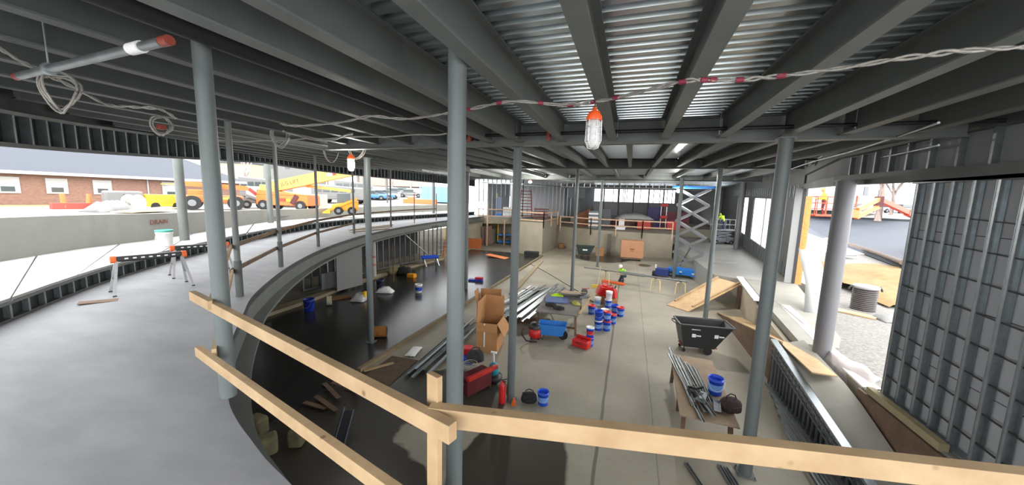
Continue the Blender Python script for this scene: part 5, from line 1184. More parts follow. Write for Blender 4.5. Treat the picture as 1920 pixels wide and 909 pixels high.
# ================================================================== people
def person(name, label, J, loc, rz, cols, extra_hat=None, vest=None):
    bones = [('pelvis','spine'),('spine','chest'),('chest','neck'),('neck','head')]
    for s in 'LR': bones += [('chest','sh'+s),('sh'+s,'el'+s),('el'+s,'wr'+s),('wr'+s,'pa'+s),('pelvis','hip'+s),('hip'+s,'kn'+s),('kn'+s,'an'+s),('an'+s,'to'+s)]
    R_ = dict(pelvis=.145,spine=.14,chest=.155,neck=.06,head=.07,sh=.075,el=.05,wr=.036,pa=.034,hip=.105,kn=.068,an=.048,to=.042)
    names = list(dict.fromkeys([x for bn in bones for x in bn])); P = {k: Vector(J[k]) for k in names}; edges = [(names.index(a),names.index(c)) for a,c in bones]; vs = [P[k] for k in names]; rad = [R_.get(k, R_.get(k[:-1],.05)) for k in names]
    for s in 'LR':
        w, pa = P['wr'+s], P['pa'+s]; d = (pa-w).normalized(); side = d.cross(Vector((0,0,1)));
        if side.length < .1: side = Vector((1,0,0))
        side.normalize(); nrm = side.cross(d).normalized()
        for k in range(5):
            if k < 4: o = side*(-.036+.024*k); base = pa + o*.8; ln = (.062,.076,.072,.055)[k]; pts = [base+d*.03+o*.3, base+d*(.03+ln*.55)-nrm*.01, base+d*(.03+ln)-nrm*.035]
            else: o = side*-.045; base = w + d*.035; pts = [base+o, base+o*1.5+d*.03-nrm*.012, base+o*1.5+d*.055-nrm*.03]
            pv = names.index('pa'+s) if k < 4 else names.index('wr'+s)
            for q in pts: vs.append(q); rad.append(.0095); edges.append((pv, len(vs)-1)); pv = len(vs)-1
    hb0 = MB()                                                   # limbs as overlapping tapered capsules, fused below into one skin
    for a, c in edges:
        pa_, pc_ = vs[a], vs[c]
        if (pc_-pa_).length < 1e-4: continue
        ra, rc = rad[a], rad[c]
        hub_ = names.index('chest'), names.index('pelvis')
        if a in hub_ and c >= 5 and rc < ra: ra = rc*1.15
        hb0.tube(pa_, pc_, ra, rc, n=14); hb0.ball(pa_, ra, 14); hb0.ball(pc_, rc, 14)
    ch_, pv_ = P['chest'], P['pelvis']; ac_ = (P['shR']-P['shL']).normalized()
    for o_ in (-.07,.07): hb0.tube(pv_+ac_*o_*.6, ch_+ac_*o_, .115, .125, n=14); hb0.ball(ch_+ac_*o_, .125, 14); hb0.ball(pv_+ac_*o_*.6, .115, 14)
    me0 = bpy.data.meshes.new('tmp'); me0.from_pydata(hb0.v, [], hb0.f); m1 = me0
    hb = MB(); hd = P['head']; face = Vector(J['face']).normalized(); upv_ = (Vector((0,0,1)) - face*face.z).normalized(); sd_ = face.cross(upv_)
    M3 = Matrix((sd_, face, upv_)).transposed()
    hb.ball((0,0,0), 1, 16, (.078,.098,.118)); hb.ball((0,.045,-.075),.05,10,(1,1,.8))
    hb.lathe([(.018,-.02),(.016,.0),(.006,.045)], c=(0,.098,0), n=8); hb.ball((.079,-.005,-.005),.026,8,(.4,.8,1.2)); hb.ball((-.079,-.005,-.005),.026,8,(.4,.8,1.2)); hb.ball((0,.092,-.055),.022,8,(1.2,.5,.4))
    hv = [hd + upv_*.09 + M3 @ v for v in hb.v]
    bm = bmesh.new(); bm.from_mesh(m1); off = [bm.verts.new(v) for v in hv]
    for f in hb.f:
        try: bm.faces.new([off[i] for i in f])
        except Exception: pass
    bm.to_mesh(m1); bm.free(); o = bpy.data.objects.new('tmp', m1); C.objects.link(o)
    rm = o.modifiers.new('r', 'REMESH'); rm.mode = 'VOXEL'; rm.voxel_size = .010; rm.use_smooth_shade = True
    sm_ = o.modifiers.new('s', 'SMOOTH'); sm_.factor = .5; sm_.iterations = 5
    dg = bpy.context.evaluated_depsgraph_get(); m2 = bpy.data.meshes.new_from_object(o.evaluated_get(dg)); bpy.data.objects.remove(o)
    m2.materials.clear(); order = ['skin','torso','arm','leg','boot']
    for k in order: m2.materials.append(cols[k])
    def cls(c):
        best = (9,'torso')
        for a,e in bones:
            A_, B_ = P[a], P[e]; ab = B_-A_; t_ = max(0,min(1,(c-A_).dot(ab)/max(1e-9,ab.length_squared))); dd_ = (c-A_-ab*t_).length - (R_.get(a,R_.get(a[:-1],.05))+R_.get(e,R_.get(e[:-1],.05)))*.5
            part = 'skin' if e in ('head',) or e[:2] == 'pa' else 'arm' if e[:2] in ('el','wr') else 'leg' if e[:2] in ('kn','an') else 'boot' if e[:2] == 'to' else 'leg' if e[:3] == 'hip' else 'torso'
            if dd_ < best[0]: best = (dd_, part)
        if (c - hd - upv_*.09).length < .15 and (c-hd).dot(upv_) > -.02: return 'skin'
        return best[1]
    lab = [cls(Vector(pl.center)) for pl in m2.polygons]
    for pl, l_ in zip(m2.polygons, lab): pl.material_index = order.index(l_); pl.use_smooth = True
    body = bpy.data.objects.new(name, m2); C.objects.link(body); body.location = loc; body.rotation_euler = (0,0,rz); tag(body, label, 'person')
    if vest:
        idx = [i for i,l_ in enumerate(lab) if l_ == 'torso']; used = {}; vv = []; ff = []
        for i in idx:
            f = []
            for vi in m2.polygons[i].vertices:
                if vi not in used: used[vi] = len(vv); vv.append(m2.vertices[vi].co + m2.vertices[vi].normal*.014)
                f.append(used[vi])
            ff.append(f)
        b = MB(); b.raw(vv, ff, True); vo = b.build('safety_vest', vest, body); so_ = vo.modifiers.new('cloth','SOLIDIFY'); so_.thickness = .008
        c0 = P['spine']; ax = (P['chest']-P['pelvis']).normalized(); _, a1, a2 = frame_of(ax); M4 = Matrix((a1,a2,ax)).transposed()
        b = MB(); b.lathe([(.165,-.02),(.165,.02)], c=c0, n=20, M3=M4, sx=1.05, sy=.85); b.build('reflective_stripe', mat('reflective_silver', (.75,.75,.75), .3), body)
    if extra_hat:
        b = MB(); b.lathe([(.135,-.01),(.118,.0),(.116,.05),(.095,.095),(.05,.122),(.0001,.13)], c=hd+upv_*.135, n=20, M3=M3, sx=.95, sy=1.08); b.build('hard_hat', extra_hat, body)
        b = MB(); b.prism([(-.07,.10),(.07,.10),(.05,.16),(-.05,.16)],0,.012); q = b.v; b2 = MB(); b2.raw([hd+upv_*.13+M3@v for v in q], b.f); b2.build('hat_brim', extra_hat, body)
    for s in (-1,1):
        b = MB(); b.ball(hd+upv_*.10+M3@Vector((s*.032,.089,.012)), .011, 8); b.build('eye', rubber, body)
    return body
hi_shirt = mat('white_work_sleeve', srgb(206,206,198), .8); boot_m = mat('brown_work_boot', srgb(70,52,40), .8); lime_v = mat('hi_vis_green', (.30,.62,.08), .7)
kneel = dict(pelvis=(0,0,.46), spine=(0,.10,.62), chest=(0,.24,.80), neck=(0,.33,.95), head=(0,.38,1.0), face=(0,.85,-.5),
    shL=(-.19,.24,.84), elL=(-.27,.40,.64), wrL=(-.16,.60,.66), paL=(-.12,.67,.66), shR=(.19,.24,.84), elR=(.28,.36,.62), wrR=(.20,.57,.66), paR=(.17,.64,.66),
    hipL=(-.11,.02,.43), knL=(-.16,.36,.48), anL=(-.15,.28,.07), toL=(-.16,.46,.05), hipR=(.11,.02,.43), knR=(.16,.26,.09), anR=(.15,-.18,.08), toR=(.15,-.28,.05))
w_ = (p0_ := U(1158,513,0))
person('person', 'kneeling worker in a white hard hat and green vest working on the long pipe', kneel, (-.08, 24.28, 0), PI*.82, dict(skin=skin_m, torso=mat('dark_green_shirt', srgb(50,62,52), .8), arm=hi_shirt, leg=denim, boot=boot_m), white_pl, lime_v)
bend = dict(pelvis=(0,0,.95), spine=(0,.10,1.10), chest=(0,.26,1.26), neck=(0,.40,1.36), head=(0,.46,1.38), face=(0,.8,-.6),
    shL=(-.19,.27,1.30), elL=(-.26,.42,1.06), wrL=(-.20,.58,.92), paL=(-.18,.64,.87), shR=(.19,.27,1.30), elR=(.26,.42,1.06), wrR=(.20,.58,.92), paR=(.18,.64,.87),
    hipL=(-.11,0,.92), knL=(-.13,.08,.50), anL=(-.13,-.02,.08), toL=(-.14,.14,.05), hipR=(.11,0,.92), knR=(.13,.08,.50), anR=(.13,-.02,.08), toR=(.14,.14,.05))
person('person', 'worker in a lime yellow top bending over on the grey scissor lift', bend, (9.0,40.2,2.85), .4, dict(skin=skin_m, torso=lime, arm=lime, leg=denim, boot=boot_m), mat('lime_hat', (.55,.75,.04), .5), lime)
stand = dict(pelvis=(0,0,.96), spine=(0,.01,1.12), chest=(0,.03,1.32), neck=(0,.05,1.49), head=(0,.07,1.54), face=(0,.95,-.2),
    shL=(-.20,.02,1.40), elL=(-.27,.12,1.14), wrL=(-.18,.36,1.12), paL=(-.16,.44,1.12), shR=(.20,.02,1.40), elR=(.27,.10,1.14), wrR=(.20,.34,1.08), paR=(.18,.42,1.07),
    hipL=(-.11,0,.93), knL=(-.12,.03,.50), anL=(-.13,0,.08), toL=(-.14,.16,.05), hipR=(.11,0,.93), knR=(.12,.03,.50), anR=(.13,0,.08), toR=(.14,.16,.05))
BK = DP(1547,402,22.5)
person('person', 'worker in a yellow hooded jacket standing in the basket of the boom lift outside', stand, (BK.x-.15,BK.y,BK.z-.10), 1.2, dict(skin=skin_m, torso=mat('hi_vis_yellow', (.75,.72,.05), .7), arm=mat('hi_vis_yellow', (.75,.72,.05), .7), leg=mat('maroon_trousers', srgb(96,46,44), .8), boot=boot_m), mat('yellow_hat', (.75,.66,.05), .5), None)
trim_white = mat('bright_white_trim', (.34,.34,.335), .6, 0, .05, 3)
out_white = mat('weathered_white_paint', (.155,.155,.152), .6, 0, .06, 3)
# ================================================================== outside, left
pave = mat('pale_pavement', (.21,.205,.19), .9, 0, .08, .15)
def sm(x,a,b): t = max(0,min(1,(x-a)/(b-a))); return t*t*(3-2*t)
def zg(x,y):
    d = math.hypot(x,y); return 3.80 + max(0,d-40)*.052*sm(y/max(1,abs(x)),.6,.95)
b = MB(); nx, ny = 24, 30; vs = []
for j in range(ny+1):
    y = -20 + 130*j/ny
    for i in range(nx+1):
        f = i/nx; x0 = -22.9 if y > 22 else min(-9.6, (lambda yy: min((abs(p.y-yy),p.x) for p in foot)[1]-.25)(y)); x = x0 + (-150-x0)*f**1.5
        vs.append((x,y,zg(x,y)))
fs = [(j*(nx+1)+i, j*(nx+1)+i+1, (j+1)*(nx+1)+i+1, (j+1)*(nx+1)+i) for j in range(ny) for i in range(nx)]
b.raw(vs, fs); struct(b.build('ground_left', pave))
def gp_(px, py, d):            # a place on the left ground near depth d at this picture column
    p = DP(px,py,d); return Vector((p.x,p.y,zg(p.x,p.y)))
# brick building
brick = bpy.data.materials.new('red_brick'); brick.use_nodes = True; nt = brick.node_tree
bt = nt.nodes.new('ShaderNodeTexBrick'); tc = nt.nodes.new('ShaderNodeTexCoord'); mp = nt.nodes.new('ShaderNodeMapping'); mp.inputs['Rotation'].default_value = (PI/2,0,0)
bt.inputs['Color1'].default_value = (*srgb(118,86,74),1); bt.inputs['Color2'].default_value = (*srgb(130,98,84),1); bt.inputs['Mortar'].default_value = (*srgb(130,112,102),1)
bt.inputs['Scale'].default_value = 3.0; bt.inputs['Mortar Size'].default_value = .015
nt.links.new(tc.outputs['Object'], mp.inputs[0]); nt.links.new(mp.outputs[0], bt.inputs['Vector']); nt.links.new(bt.outputs[0], nt.nodes['Principled BSDF'].inputs[0]); nt.nodes['Principled BSDF'].inputs['Roughness'].default_value = .9
A_ = Vector((-43.6,6.0,3.75)); B_ = Vector((-42.6,28.5,3.75)); dv = (B_-A_).normalized(); L_ = (B_-A_).length
t = thing('brick_building', 'low red brick building with a blue grey roof beyond the stem wall', 'building', A_, math.atan2(dv.y,dv.x))
EV = 2.42; DPTH = 9.0     # local frame: x along the facade, +y away from us
b = MB(); b.box((L_/2,DPTH/2,EV/2),(L_,DPTH,EV)); b.build('wall', brick, t)
roofm = mat('blue_grey_shingles', srgb(66,70,78), .85, 0, .06, 6, stretch=(1,1,1))
b = MB(); e = .5; RZ = 5.15
b.raw([(-e,-e,EV+.16),(L_+e,-e,EV+.16),(L_+e,DPTH+e,EV+.16),(-e,DPTH+e,EV+.16),(-e,DPTH/2,RZ),(L_-3.5,DPTH/2,RZ)],[(0,1,5,4),(2,3,4,5),(1,2,5),(3,0,4),(3,2,1,0)]); b.build('roof', roofm, t)
b = MB(); b.box((L_/2,-e-.04,EV+.08),(L_+2*e,.10,.24)); b.build('gutter', trim_white, t)
glass = mat('dark_window_glass', (.06,.075,.08), .15)
def win(x, w, h, z, sash=True):
    b = MB(); b.box((x,-.03,z),(w,.08,h)); f_ = b.build('window', trim_white, t); b = MB(); b.box((x,-.075,z-h*.24),(w*.55,.02,h*.30)); b.build('pane', glass, f_)
sc = lambda px, py: (lambda r_: ((r_.x*( -A_.y)+0),))(ray(px,py))
def facade_x(px):                # where the picture column px meets the facade
    r_ = ray(px,352); n_ = Vector((dv.y,-dv.x,0)); k = (A_-EYE).dot(n_)/r_.dot(n_); return (EYE+r_*k-A_).dot(dv)
for px in (14,107,192): win(facade_x(px), 1.12, 1.2, 1.55)
win(facade_x(322), 1.5, 1.6, 1.45); win(facade_x(-90), 1.12, 1.2, 1.55)
x_ = facade_x(277); b = MB(); b.tube((x_,-.06,EV+.1),(x_,-.06,.1),.06,n=8); b.build('downspout', trim_white, t)
x_ = facade_x(309); b = MB(); b.box((x_,-.12,2.0),(.25,.2,.15)); b.build('wall_lamp', trim_white, t)
b = MB(); pts = [A_+Vector((.5+1.1*k/3,0,0)) for k in range(4)]
b.prism([(-43.4,4),(-40.4,4),(-39.8,17),(-42.9,18)], 3.72, [3.86,3.80,3.80,3.84]); struct(b.build('ground_lawn', mat('dry_lawn', srgb(150,136,90), .95, 0, .2, 1.2, .3)))
# things on the pavement
p = gp_(145,390,24)
t = thing('orange_barricade', 'pair of orange posts on a red base in front of the brick building', 'barricade', p, 1.5)
for s in (-.55,.55): b = MB(); b.tube((s,0,.1),(s*1.1,0,1.05),.16,.12,n=12); b.build('post', mat('safety_orange', srgb(236,110,60), .6), t)
b = MB(); b.box((0,.1,.2),(2.2,.5,.4)); b.build('base', mat('faded_red_base', srgb(170,70,60), .7), t)
p = gp_(232,386,25.5); t = thing('white_trailer', 'white box trailer with a hitch standing by the brick wall', 'trailer', p, 1.35); b = MB(); b.box((0,0,.85),(1.9,1.1,.9)); b.build('body', out_white, t, .12); b = MB(); b.box((.1,-.56,.95),(.35,.02,.25)); b.build('window', glass, t)
for s in (-.5,.5): b = MB(); b.tube((s,-.55,.28),(s,-.35,.28),.28,n=14); b.build('wheel', rubber, t)
b = MB(); b.bar((-.9,0,.4),(-1.6,0,.3),.08,.08); b.build('hitch', steel_dk, t)
p = gp_(210,395,22.5); cloth(p, 1.8, 2.2, .75, out_white, 'white tarp covered heap in front of the white trailer', 'tarp', 'tarp_heap', .2, 41)
p = gp_(252,388,24); t = thing('cable_reel', 'pale wooden cable reel next to the white trailer', 'reel', p, .4)
for s in (-.3,.3): b = MB(); b.tube((s-.03,0,.55),(s+.03,0,.55),.55,n=20); b.build('flange', mat('pale_reel_wood', srgb(190,180,160), .8), t)
b = MB(); b.tube((-.3,0,.55),(.3,0,.55),.28,n=16); b.build('core', cable_m, t)
p = gp_(275,393,22.5); b = MB(); b.box((p.x,p.y,p.z+.18),(1.4,2.9,.05),rz=.3,rx=.07); tag(b.build('plywood_sheet', ply), 'tan plywood sheet lying in front of the yellow generator', 'plywood')
p = gp_(308,381,27); t = thing('generator', 'yellow towed generator with tall end post by the brick wall', 'generator', p, 1.35); b = MB(); b.box((0,0,.65),(2.0,.9,.9)); b.build('housing', mat('machine_yellow', srgb(226,190,40), .5), t, .05); b = MB(); b.box((.1,-.46,.7),(1.2,.03,.5)); b.build('grille', mat('ochre_grille', srgb(180,150,40), .6), t); b = MB(); b.box((1.05,0,1.3),(.08,.08,1.4)); b.bar((1.05,0,1.95),(-.1,0,1.9),.05,.05); b.build('mast', MATS['machine_yellow'], t)
for s in (-.6,.6): b = MB(); b.tube((s,-.5,.25),(s,-.3,.25),.25,n=14); b.build('wheel', rubber, t)
orange_m = mat('jlg_orange', srgb(226,104,44), .5); MATS['machine_orange'] = orange_m; orange_m.name = 'machine_orange'
cream_m = mat('machine_cream', srgb(186,156,74), .5); tyre = rubber
def wheels(t, pts, r, w):
    for (x,y) in pts:
        b = MB(); b.tube((x,y-w/2,r),(x,y+w/2,r),r,n=20); k = b.build('wheel', tyre, t); b = MB(); b.tube((x,y-w/2-.02,r),(x,y+w/2+.02,r),r*.45,n=14); b.build('hub', grey_pt, k)
p = gp_(404,388,28.0); t = thing('telehandler', 'orange telehandler parked right of the brick building', 'telehandler', p, 1.0)
wheels(t, [(-1.3,-.9),(1.3,-.9),(-1.3,.9),(1.3,.9)], .55, .4)
b = MB(); b.box((0,0,.85),(3.6,1.3,.55)); b.box((-.9,.1,1.3),(1.3,1.0,.5)); b.build('chassis', orange_m, t, .06); b = MB(); b.box((-.1,-.5,1.6),(1.1,.7,1.0)); b.build('cab', mat('cab_glass', (.10,.12,.12), .2), t, .05); b = MB(); b.bar((-1.9,.2,2.0),(2.2,.2,1.75),.34,.36); b.build('boom', orange_m, t); b = MB(); b.bar((2.2,.2,1.75),(2.9,.2,1.1),.28,.28); b.build('boom_head', brass_red, t); b = MB(); b.box((.6,-.68,.9),(.6,.04,.2)); b.build('decal', cream_m, t)
p = gp_(476,386,32); t = thing('skid_steer', 'white skid steer with red bucket arms beside the orange telehandler', 'skid steer', p, .95)
wheels(t, [(-.5,-.7),(.5,-.7),(-.5,.7),(.5,.7)], .36, .28)
b = MB(); b.box((-.1,0,.7),(1.8,1.0,.5)); b.build('chassis', out_white, t, .04); b = MB(); b.box((0,0,1.45),(1.0,.95,1.05)); b.build('cab', mat('pale_cab_glass', srgb(190,214,214), .25), t, .04)
for s in (-.6,.6): b = MB(); b.bar((-.9,s,1.35),(1.1,s,.5),.14,.22); b.build('lift_arm', out_white, t)
b = MB(); b.prism([(1.0,-.85),(1.75,-.85),(1.75,.85),(1.0,.85)],[.05]*4,[.55,.12,.12,.55]); b.build('bucket_scoop', red_pl, t)
# the orange boom lift with its cream boom
p = gp_(543,394,30.5); rzb = math.atan2(ray(640,350).y-ray(500,350).y, ray(640,350).x-ray(500,350).x)
rd = Vector((XW.x, YW.x, 0)).normalized(); rzb = math.atan2(rd.y, rd.x)
t = thing('boom_lift', 'big orange boom lift with long cream boom behind the stem wall', 'boom lift', p, rzb); t.scale = (1.12,1.12,1.12)
b = MB(); b.box((0,0,.75),(3.9,1.7,.75)); b.prism([(-1.9,-.85),(1.9,-.85),(1.9,.85),(-1.9,.85)],[1.12]*4,[1.55,1.2,1.2,1.55]); b.build('counterweight', orange_m, t, .1)
b = MB(); b.bar((.75,-.88,.5),(1.15,-.88,1.15),.05,.35); b.build('dark_stripe', mat('dark_maroon', srgb(70,20,24), .5), t)
b = MB(); b.box((.05,-.87,.8),(.42,.03,.22)); b.build('red_decal', brass_red, t); b = MB(); b.box((.50,-.87,.8),(.3,.03,.2)); b.build('yellow_decal', mat('decal_yellow', (.8,.55,.02), .5), t)
b = MB(); b.box((-1.3,0,1.45),(1.1,1.2,.9)); b.build('turret', cream_m, t, .06)
wheels(t, [(-1.4,-.8),(1.4,-.8),(-1.4,.8),(1.4,.8)], .38, .3)
b = MB(); b.bar((-1.2,0,1.75),(6.2,0,3.45),.5,.8); bo = b.build('boom', cream_m, t)
b = MB(); b.bar((-.9,0,1.55),(1.2,0,2.05),.14,.14); b.build('lift_cylinder', steel_dk, t); b = MB(); b.bar((1.2,.4,1.9),(4.6,.4,1.6),.25,.22); b.build('jib', cream_m, t)
up_d = Vector((7.6,0,1.7)).normalized(); sdv = Vector((0,-1,0))
Mx = Matrix(((up_d.x,-up_d.z,0),(0,0,-1),(up_d.z,up_d.x,0)))
text('lettering', 'JLG LIFT', .40, mat('dark_lettering', (.10,.08,.04), .6), Vector((.3,-.265,2.10)), Mx, bo)
b = MB(); o_ = Vector((3.7,-.262,2.89)); b.bar(o_-up_d*.55,o_-up_d*.15,.02,.26); b.build('logo_plate', mat('logo_white', (.7,.7,.68), .5), bo); b = MB(); b.bar(o_-up_d*.15,o_+up_d*.15,.02,.26); b.build('logo_red', red_pl, bo); b = MB(); b.bar(o_+up_d*.15,o_+up_d*.5,.02,.26); b.build('logo_yellow', mat('decal_yellow', (.8,.55,.02), .5), bo)
p = gp_(648,392,26.5); t = thing('skid_steer', 'yellow orange skid steer standing right of the big boom lift', 'skid steer', p, rzb+.4)
wheels(t, [(-.45,-.6),(.45,-.6),(-.45,.6),(.45,.6)], .3, .25)
b = MB(); b.prism([(-.9,-.5),(.9,-.5),(.9,.5),(-.9,.5)],.3,[.75,1.05,1.05,.75]); b.build('chassis', mat('machine_amber', srgb(240,160,50), .5), t, .05); b = MB(); b.box((-.1,0,1.25),(.9,.8,.7)); b.build('cab', mat('cab_glass', (.10,.12,.12), .2), t, .04)
for s in (-.5,.5): b = MB(); b.bar((.8,s,1.2),(-1.1,s,.35),.12,.18); b.build('lift_arm', MATS['machine_amber'], t)
b = MB(); b.prism([(-1.5,-.6),(-1.0,-.6),(-1.0,.6),(-1.5,.6)],.1,[.2,.5,.5,.2]); b.build('bucket_scoop', MATS['machine_amber'], t)
p = gp_(590,388,34); b = MB(); b.box((0,0,.7),(1.8,1.4,1.4)); t = b.build('crate', mat('peach_crate', srgb(236,190,150), .8)); t.location = p; t.rotation_euler = (0,0,rzb); tag(t, 'pale orange crate behind the boom lift counterweight', 'crate')
b = MB(); b.box((0,0,.6),(2.4,1.2,1.2)); 
for k in range(7): b.box((-1.0+.33*k,-.62,.6),(.12,.06,1.0))
t = b.build('dark_pallet_stack', mat('dark_stack', srgb(80,72,72), .8)); t.location = gp_(560,386,35); t.rotation_euler = (0,0,rzb); tag(t, 'dark pallet stack behind the boom lift under its boom', 'stack')
# motor homes, vans and cars
def van(px, py, d, L, H, label, m_, cat='van', rz=0.0, nwin=5, name='van'):
    p = gp_(px,py,d); t = thing(name, label, cat, p, rzb+rz); W = 2.2
    b = MB(); b.prism([(-L/2,-W/2),(L/2,-W/2),(L/2,W/2),(-L/2,W/2)],.45,[H*.97,H*.8,H*.8,H*.97]); b.build('body', m_, t, .12)
    for k in range(nwin):
        b = MB(); b.box((-L*.40+L*.78*k/nwin+.2,-W/2-.01,H*.66),(L*.62/nwin,.04,H*.17)); b.build('side_window', glass, t)
    b = MB(); b.box((L/2-.02,0,H*.60),(.06,W*.8,H*.2)); b.build('windscreen', glass, t); b = MB(); b.box((0,-W/2-.01,H*.36),(L*.9,.03,.06)); b.build('side_stripe', grey_pt, t)
    wheels(t, [(-L*.32,-W*.42),(L*.32,-W*.42),(-L*.32,W*.42),(L*.32,W*.42)], .42, .28)
    return t
van(440,368,52,6.5,3.4,'white motor home behind the orange telehandler', out_white, 'motor home', .05, 3, 'motor_home')
van(500,366,48,6.0,3.2,'white motor home with dark windows right of the skid steer', out_white, 'motor home', .0, 5, 'motor_home')
van(640,360,42,6.0,2.3,'white passenger van under the end of the cream boom', out_white, 'van', .1, 5)
van(664,352,58,5.5,2.5,'second white van partly hidden behind the gallery column', out_white, 'van', .2, 4)
def car(px, d, m_, label, rz=0, group=None):
    p = gp_(px,360,d); t = thing('car', label, 'car', p, rzb+rz, group)
    b = MB(); b.prism([(-2.1,-.85),(2.1,-.85),(2.1,.85),(-2.1,.85)],.3,.82); b.build('body', m_, t, .12); b = MB(); b.prism([(-1.5,-.78),(.9,-.78),(.9,.78),(-1.5,.78)],.8,1.0); b.prism([(-1.2,-.72),(.5,-.72),(.5,.72),(-1.2,.72)],1.0,1.38); b.build('cabin', glass, t, .08)
    wheels(t, [(-1.3,-.8),(1.3,-.8),(-1.3,.8),(1.3,.8)], .32, .2)
cblue = mat('car_blue', srgb(70,120,190), .3); csil = mat('car_silver', srgb(190,196,204), .3, .3); cred = mat('car_dark', srgb(90,90,100), .3)
for px,d,m_,rz,lb in ((697,50,cblue,.3,'blue car nearest the gallery column in the far lot'),(712,52,cblue,.25,'second blue car in the far lot'),(724,54,csil,.25,'silver car next to the blue cars in the far lot'),(741,62,cred,.2,'dark car left of centre in the far lot'),(757,66,csil,.2,'silver car in the middle of the far lot'),(770,60,out_white,.2,'white car at the right of the far lot')):
    car(px, d, m_, lb, rz)
p = DP(830,349,50); p.z = zg(p.x,p.y); t = thing('dumpster', 'blue ribbed dumpster at the far edge of the lot', 'dumpster', p, rzb); b = MB(); b.box((0,0,1.2),(5.5,2.2,2.2)); b.build('box', mat('dumpster_blue', srgb(110,160,200), .6), t, .04)
for k in range(7): b = MB(); b.box((-2.9+.97*k,-1.13,1.2),(.14,.1,2.1)); b.build('rib', MATS['dumpster_blue'], t)
p = gp_(788,372,47); b = MB(); b.box((0,0,.3),(4.5,.5,.6)); b.box((-1.2,0,.7),(.9,.4,.3)); t = b.build('orange_barrier', mat('safety_orange', srgb(236,110,60), .6)); t.location = p; t.rotation_euler = (0,0,rzb); tag(t, 'long orange barrier lying across the bright lot', 'barrier')
p = gp_(698,340,75); t = thing('canopy_sign', 'orange red canopy on white posts beyond the far lot', 'canopy', p, rzb); b = MB(); b.box((0,0,5.0),(9,4,.9)); b.build('fascia', mat('canopy_orange', srgb(240,90,50), .5), t)
for s in (-3,3): b = MB(); b.tube((s,0,0),(s,0,4.6),.25,n=8); b.build('post', out_white, t)
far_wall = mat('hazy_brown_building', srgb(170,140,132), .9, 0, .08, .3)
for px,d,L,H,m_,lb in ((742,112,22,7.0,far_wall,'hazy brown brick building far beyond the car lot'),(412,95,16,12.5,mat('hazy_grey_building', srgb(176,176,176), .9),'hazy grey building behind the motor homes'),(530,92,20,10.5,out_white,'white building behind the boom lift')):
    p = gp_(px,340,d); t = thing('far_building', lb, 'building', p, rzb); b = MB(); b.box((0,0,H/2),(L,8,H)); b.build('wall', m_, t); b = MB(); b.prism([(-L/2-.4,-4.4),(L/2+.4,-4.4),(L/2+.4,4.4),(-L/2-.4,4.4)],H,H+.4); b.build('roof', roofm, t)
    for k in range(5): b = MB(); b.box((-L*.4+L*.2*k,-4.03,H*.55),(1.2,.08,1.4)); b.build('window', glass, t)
# bare winter trees
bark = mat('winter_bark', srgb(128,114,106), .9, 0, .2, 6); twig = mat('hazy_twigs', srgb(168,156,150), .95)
def tree(base, H, label, seed, m_=bark, spread=.55, depth=4, thick=.028, name='bare_tree'):
    rb = random.Random(seed); t = thing(name, label, 'tree', base); tr = MB(); br = MB()
    def grow(p, d, L, r, lv):
        q = p + d*L; mb = tr if lv == 0 else br; mid = p + d*L*.5 + Vector((rb.uniform(-1,1),rb.uniform(-1,1),0))*L*.05
        mb.path([p,mid,q],[r,r*.85,r*.68],5)
        if lv >= depth: return
        for k in range(3 if lv else 4):
            a = rb.uniform(0,2*PI); s = rb.uniform(.5,1.0)*spread; nd = (d + Vector((math.cos(a)*s,math.sin(a)*s,rb.uniform(-.05,.3)))).normalized()
            grow(p + d*L*rb.uniform(.55,1.0), nd, L*rb.uniform(.55,.75), r*.6, lv+1)
    grow(Vector((0,0,0)), Vector((rb.uniform(-.06,.06),rb.uniform(-.06,.06),1)).normalized(), H*.4, H*thick, 0)
    tr.build('trunk', m_, t); br.build('branches', m_, t); return t
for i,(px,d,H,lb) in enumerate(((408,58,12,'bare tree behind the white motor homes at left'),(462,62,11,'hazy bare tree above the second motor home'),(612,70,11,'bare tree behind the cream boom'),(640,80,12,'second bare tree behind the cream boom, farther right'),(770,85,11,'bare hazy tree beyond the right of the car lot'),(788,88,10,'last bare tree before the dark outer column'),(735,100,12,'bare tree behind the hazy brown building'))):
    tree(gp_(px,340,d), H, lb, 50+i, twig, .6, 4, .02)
p = gp_(455,352,76); t = thing('tan_shed', 'olive tan shed among the bare trees behind the motor homes', 'shed', p, rzb); b = MB(); b.box((0,0,3.4),(6.5,4,6.8)); b.build('wall', mat('olive_tan', srgb(160,148,128), .9), t); b = MB(); b.prism([(-3.4,-2.2),(3.4,-2.2),(3.4,2.2),(-3.4,2.2)],6.8,7.1); b.build('roof', roofm, t)
for px,d,H,lb in ((507,40,8,'dark leaning lamp post behind the outer column by the boom lift'),(726,46,7.5,'thin utility pole beyond the fifth gallery post')):
    p = gp_(px,350,d); b = MB(); b.tube((0,0,0),(0,0,H),.09,.06,n=8); b.bar((0,0,H),(1.2,0,H-.1),.06,.06); t = b.build('lamp_post', steel_dk); t.location = p; tag(t, lb, 'lamp post')

# ================================================================== outside, right
def ground(name, pts, m_, z):
    b = MB(); b.prism(pts, [k-.3 for k in z], z); return struct(b.build(name, m_))
gravel = mat('white_gravel', (.165,.158,.145), .95, 0, .4, 14, .6, detail=10)
soil = mat('tan_soil', srgb(122,98,62), .95, 0, .22, 2.2, .8, detail=10)
asph = mat('blue_grey_asphalt', srgb(66,70,78), .9, 0, .05, 2)
zr = lambda y: 1.22
ground('ground_gravel', [(5.75,3.0),(5.7,9.5),(6.0,13.0),(8.9,21.5),(16,40),(40,40),(40,3)], gravel, [1.24]*7)
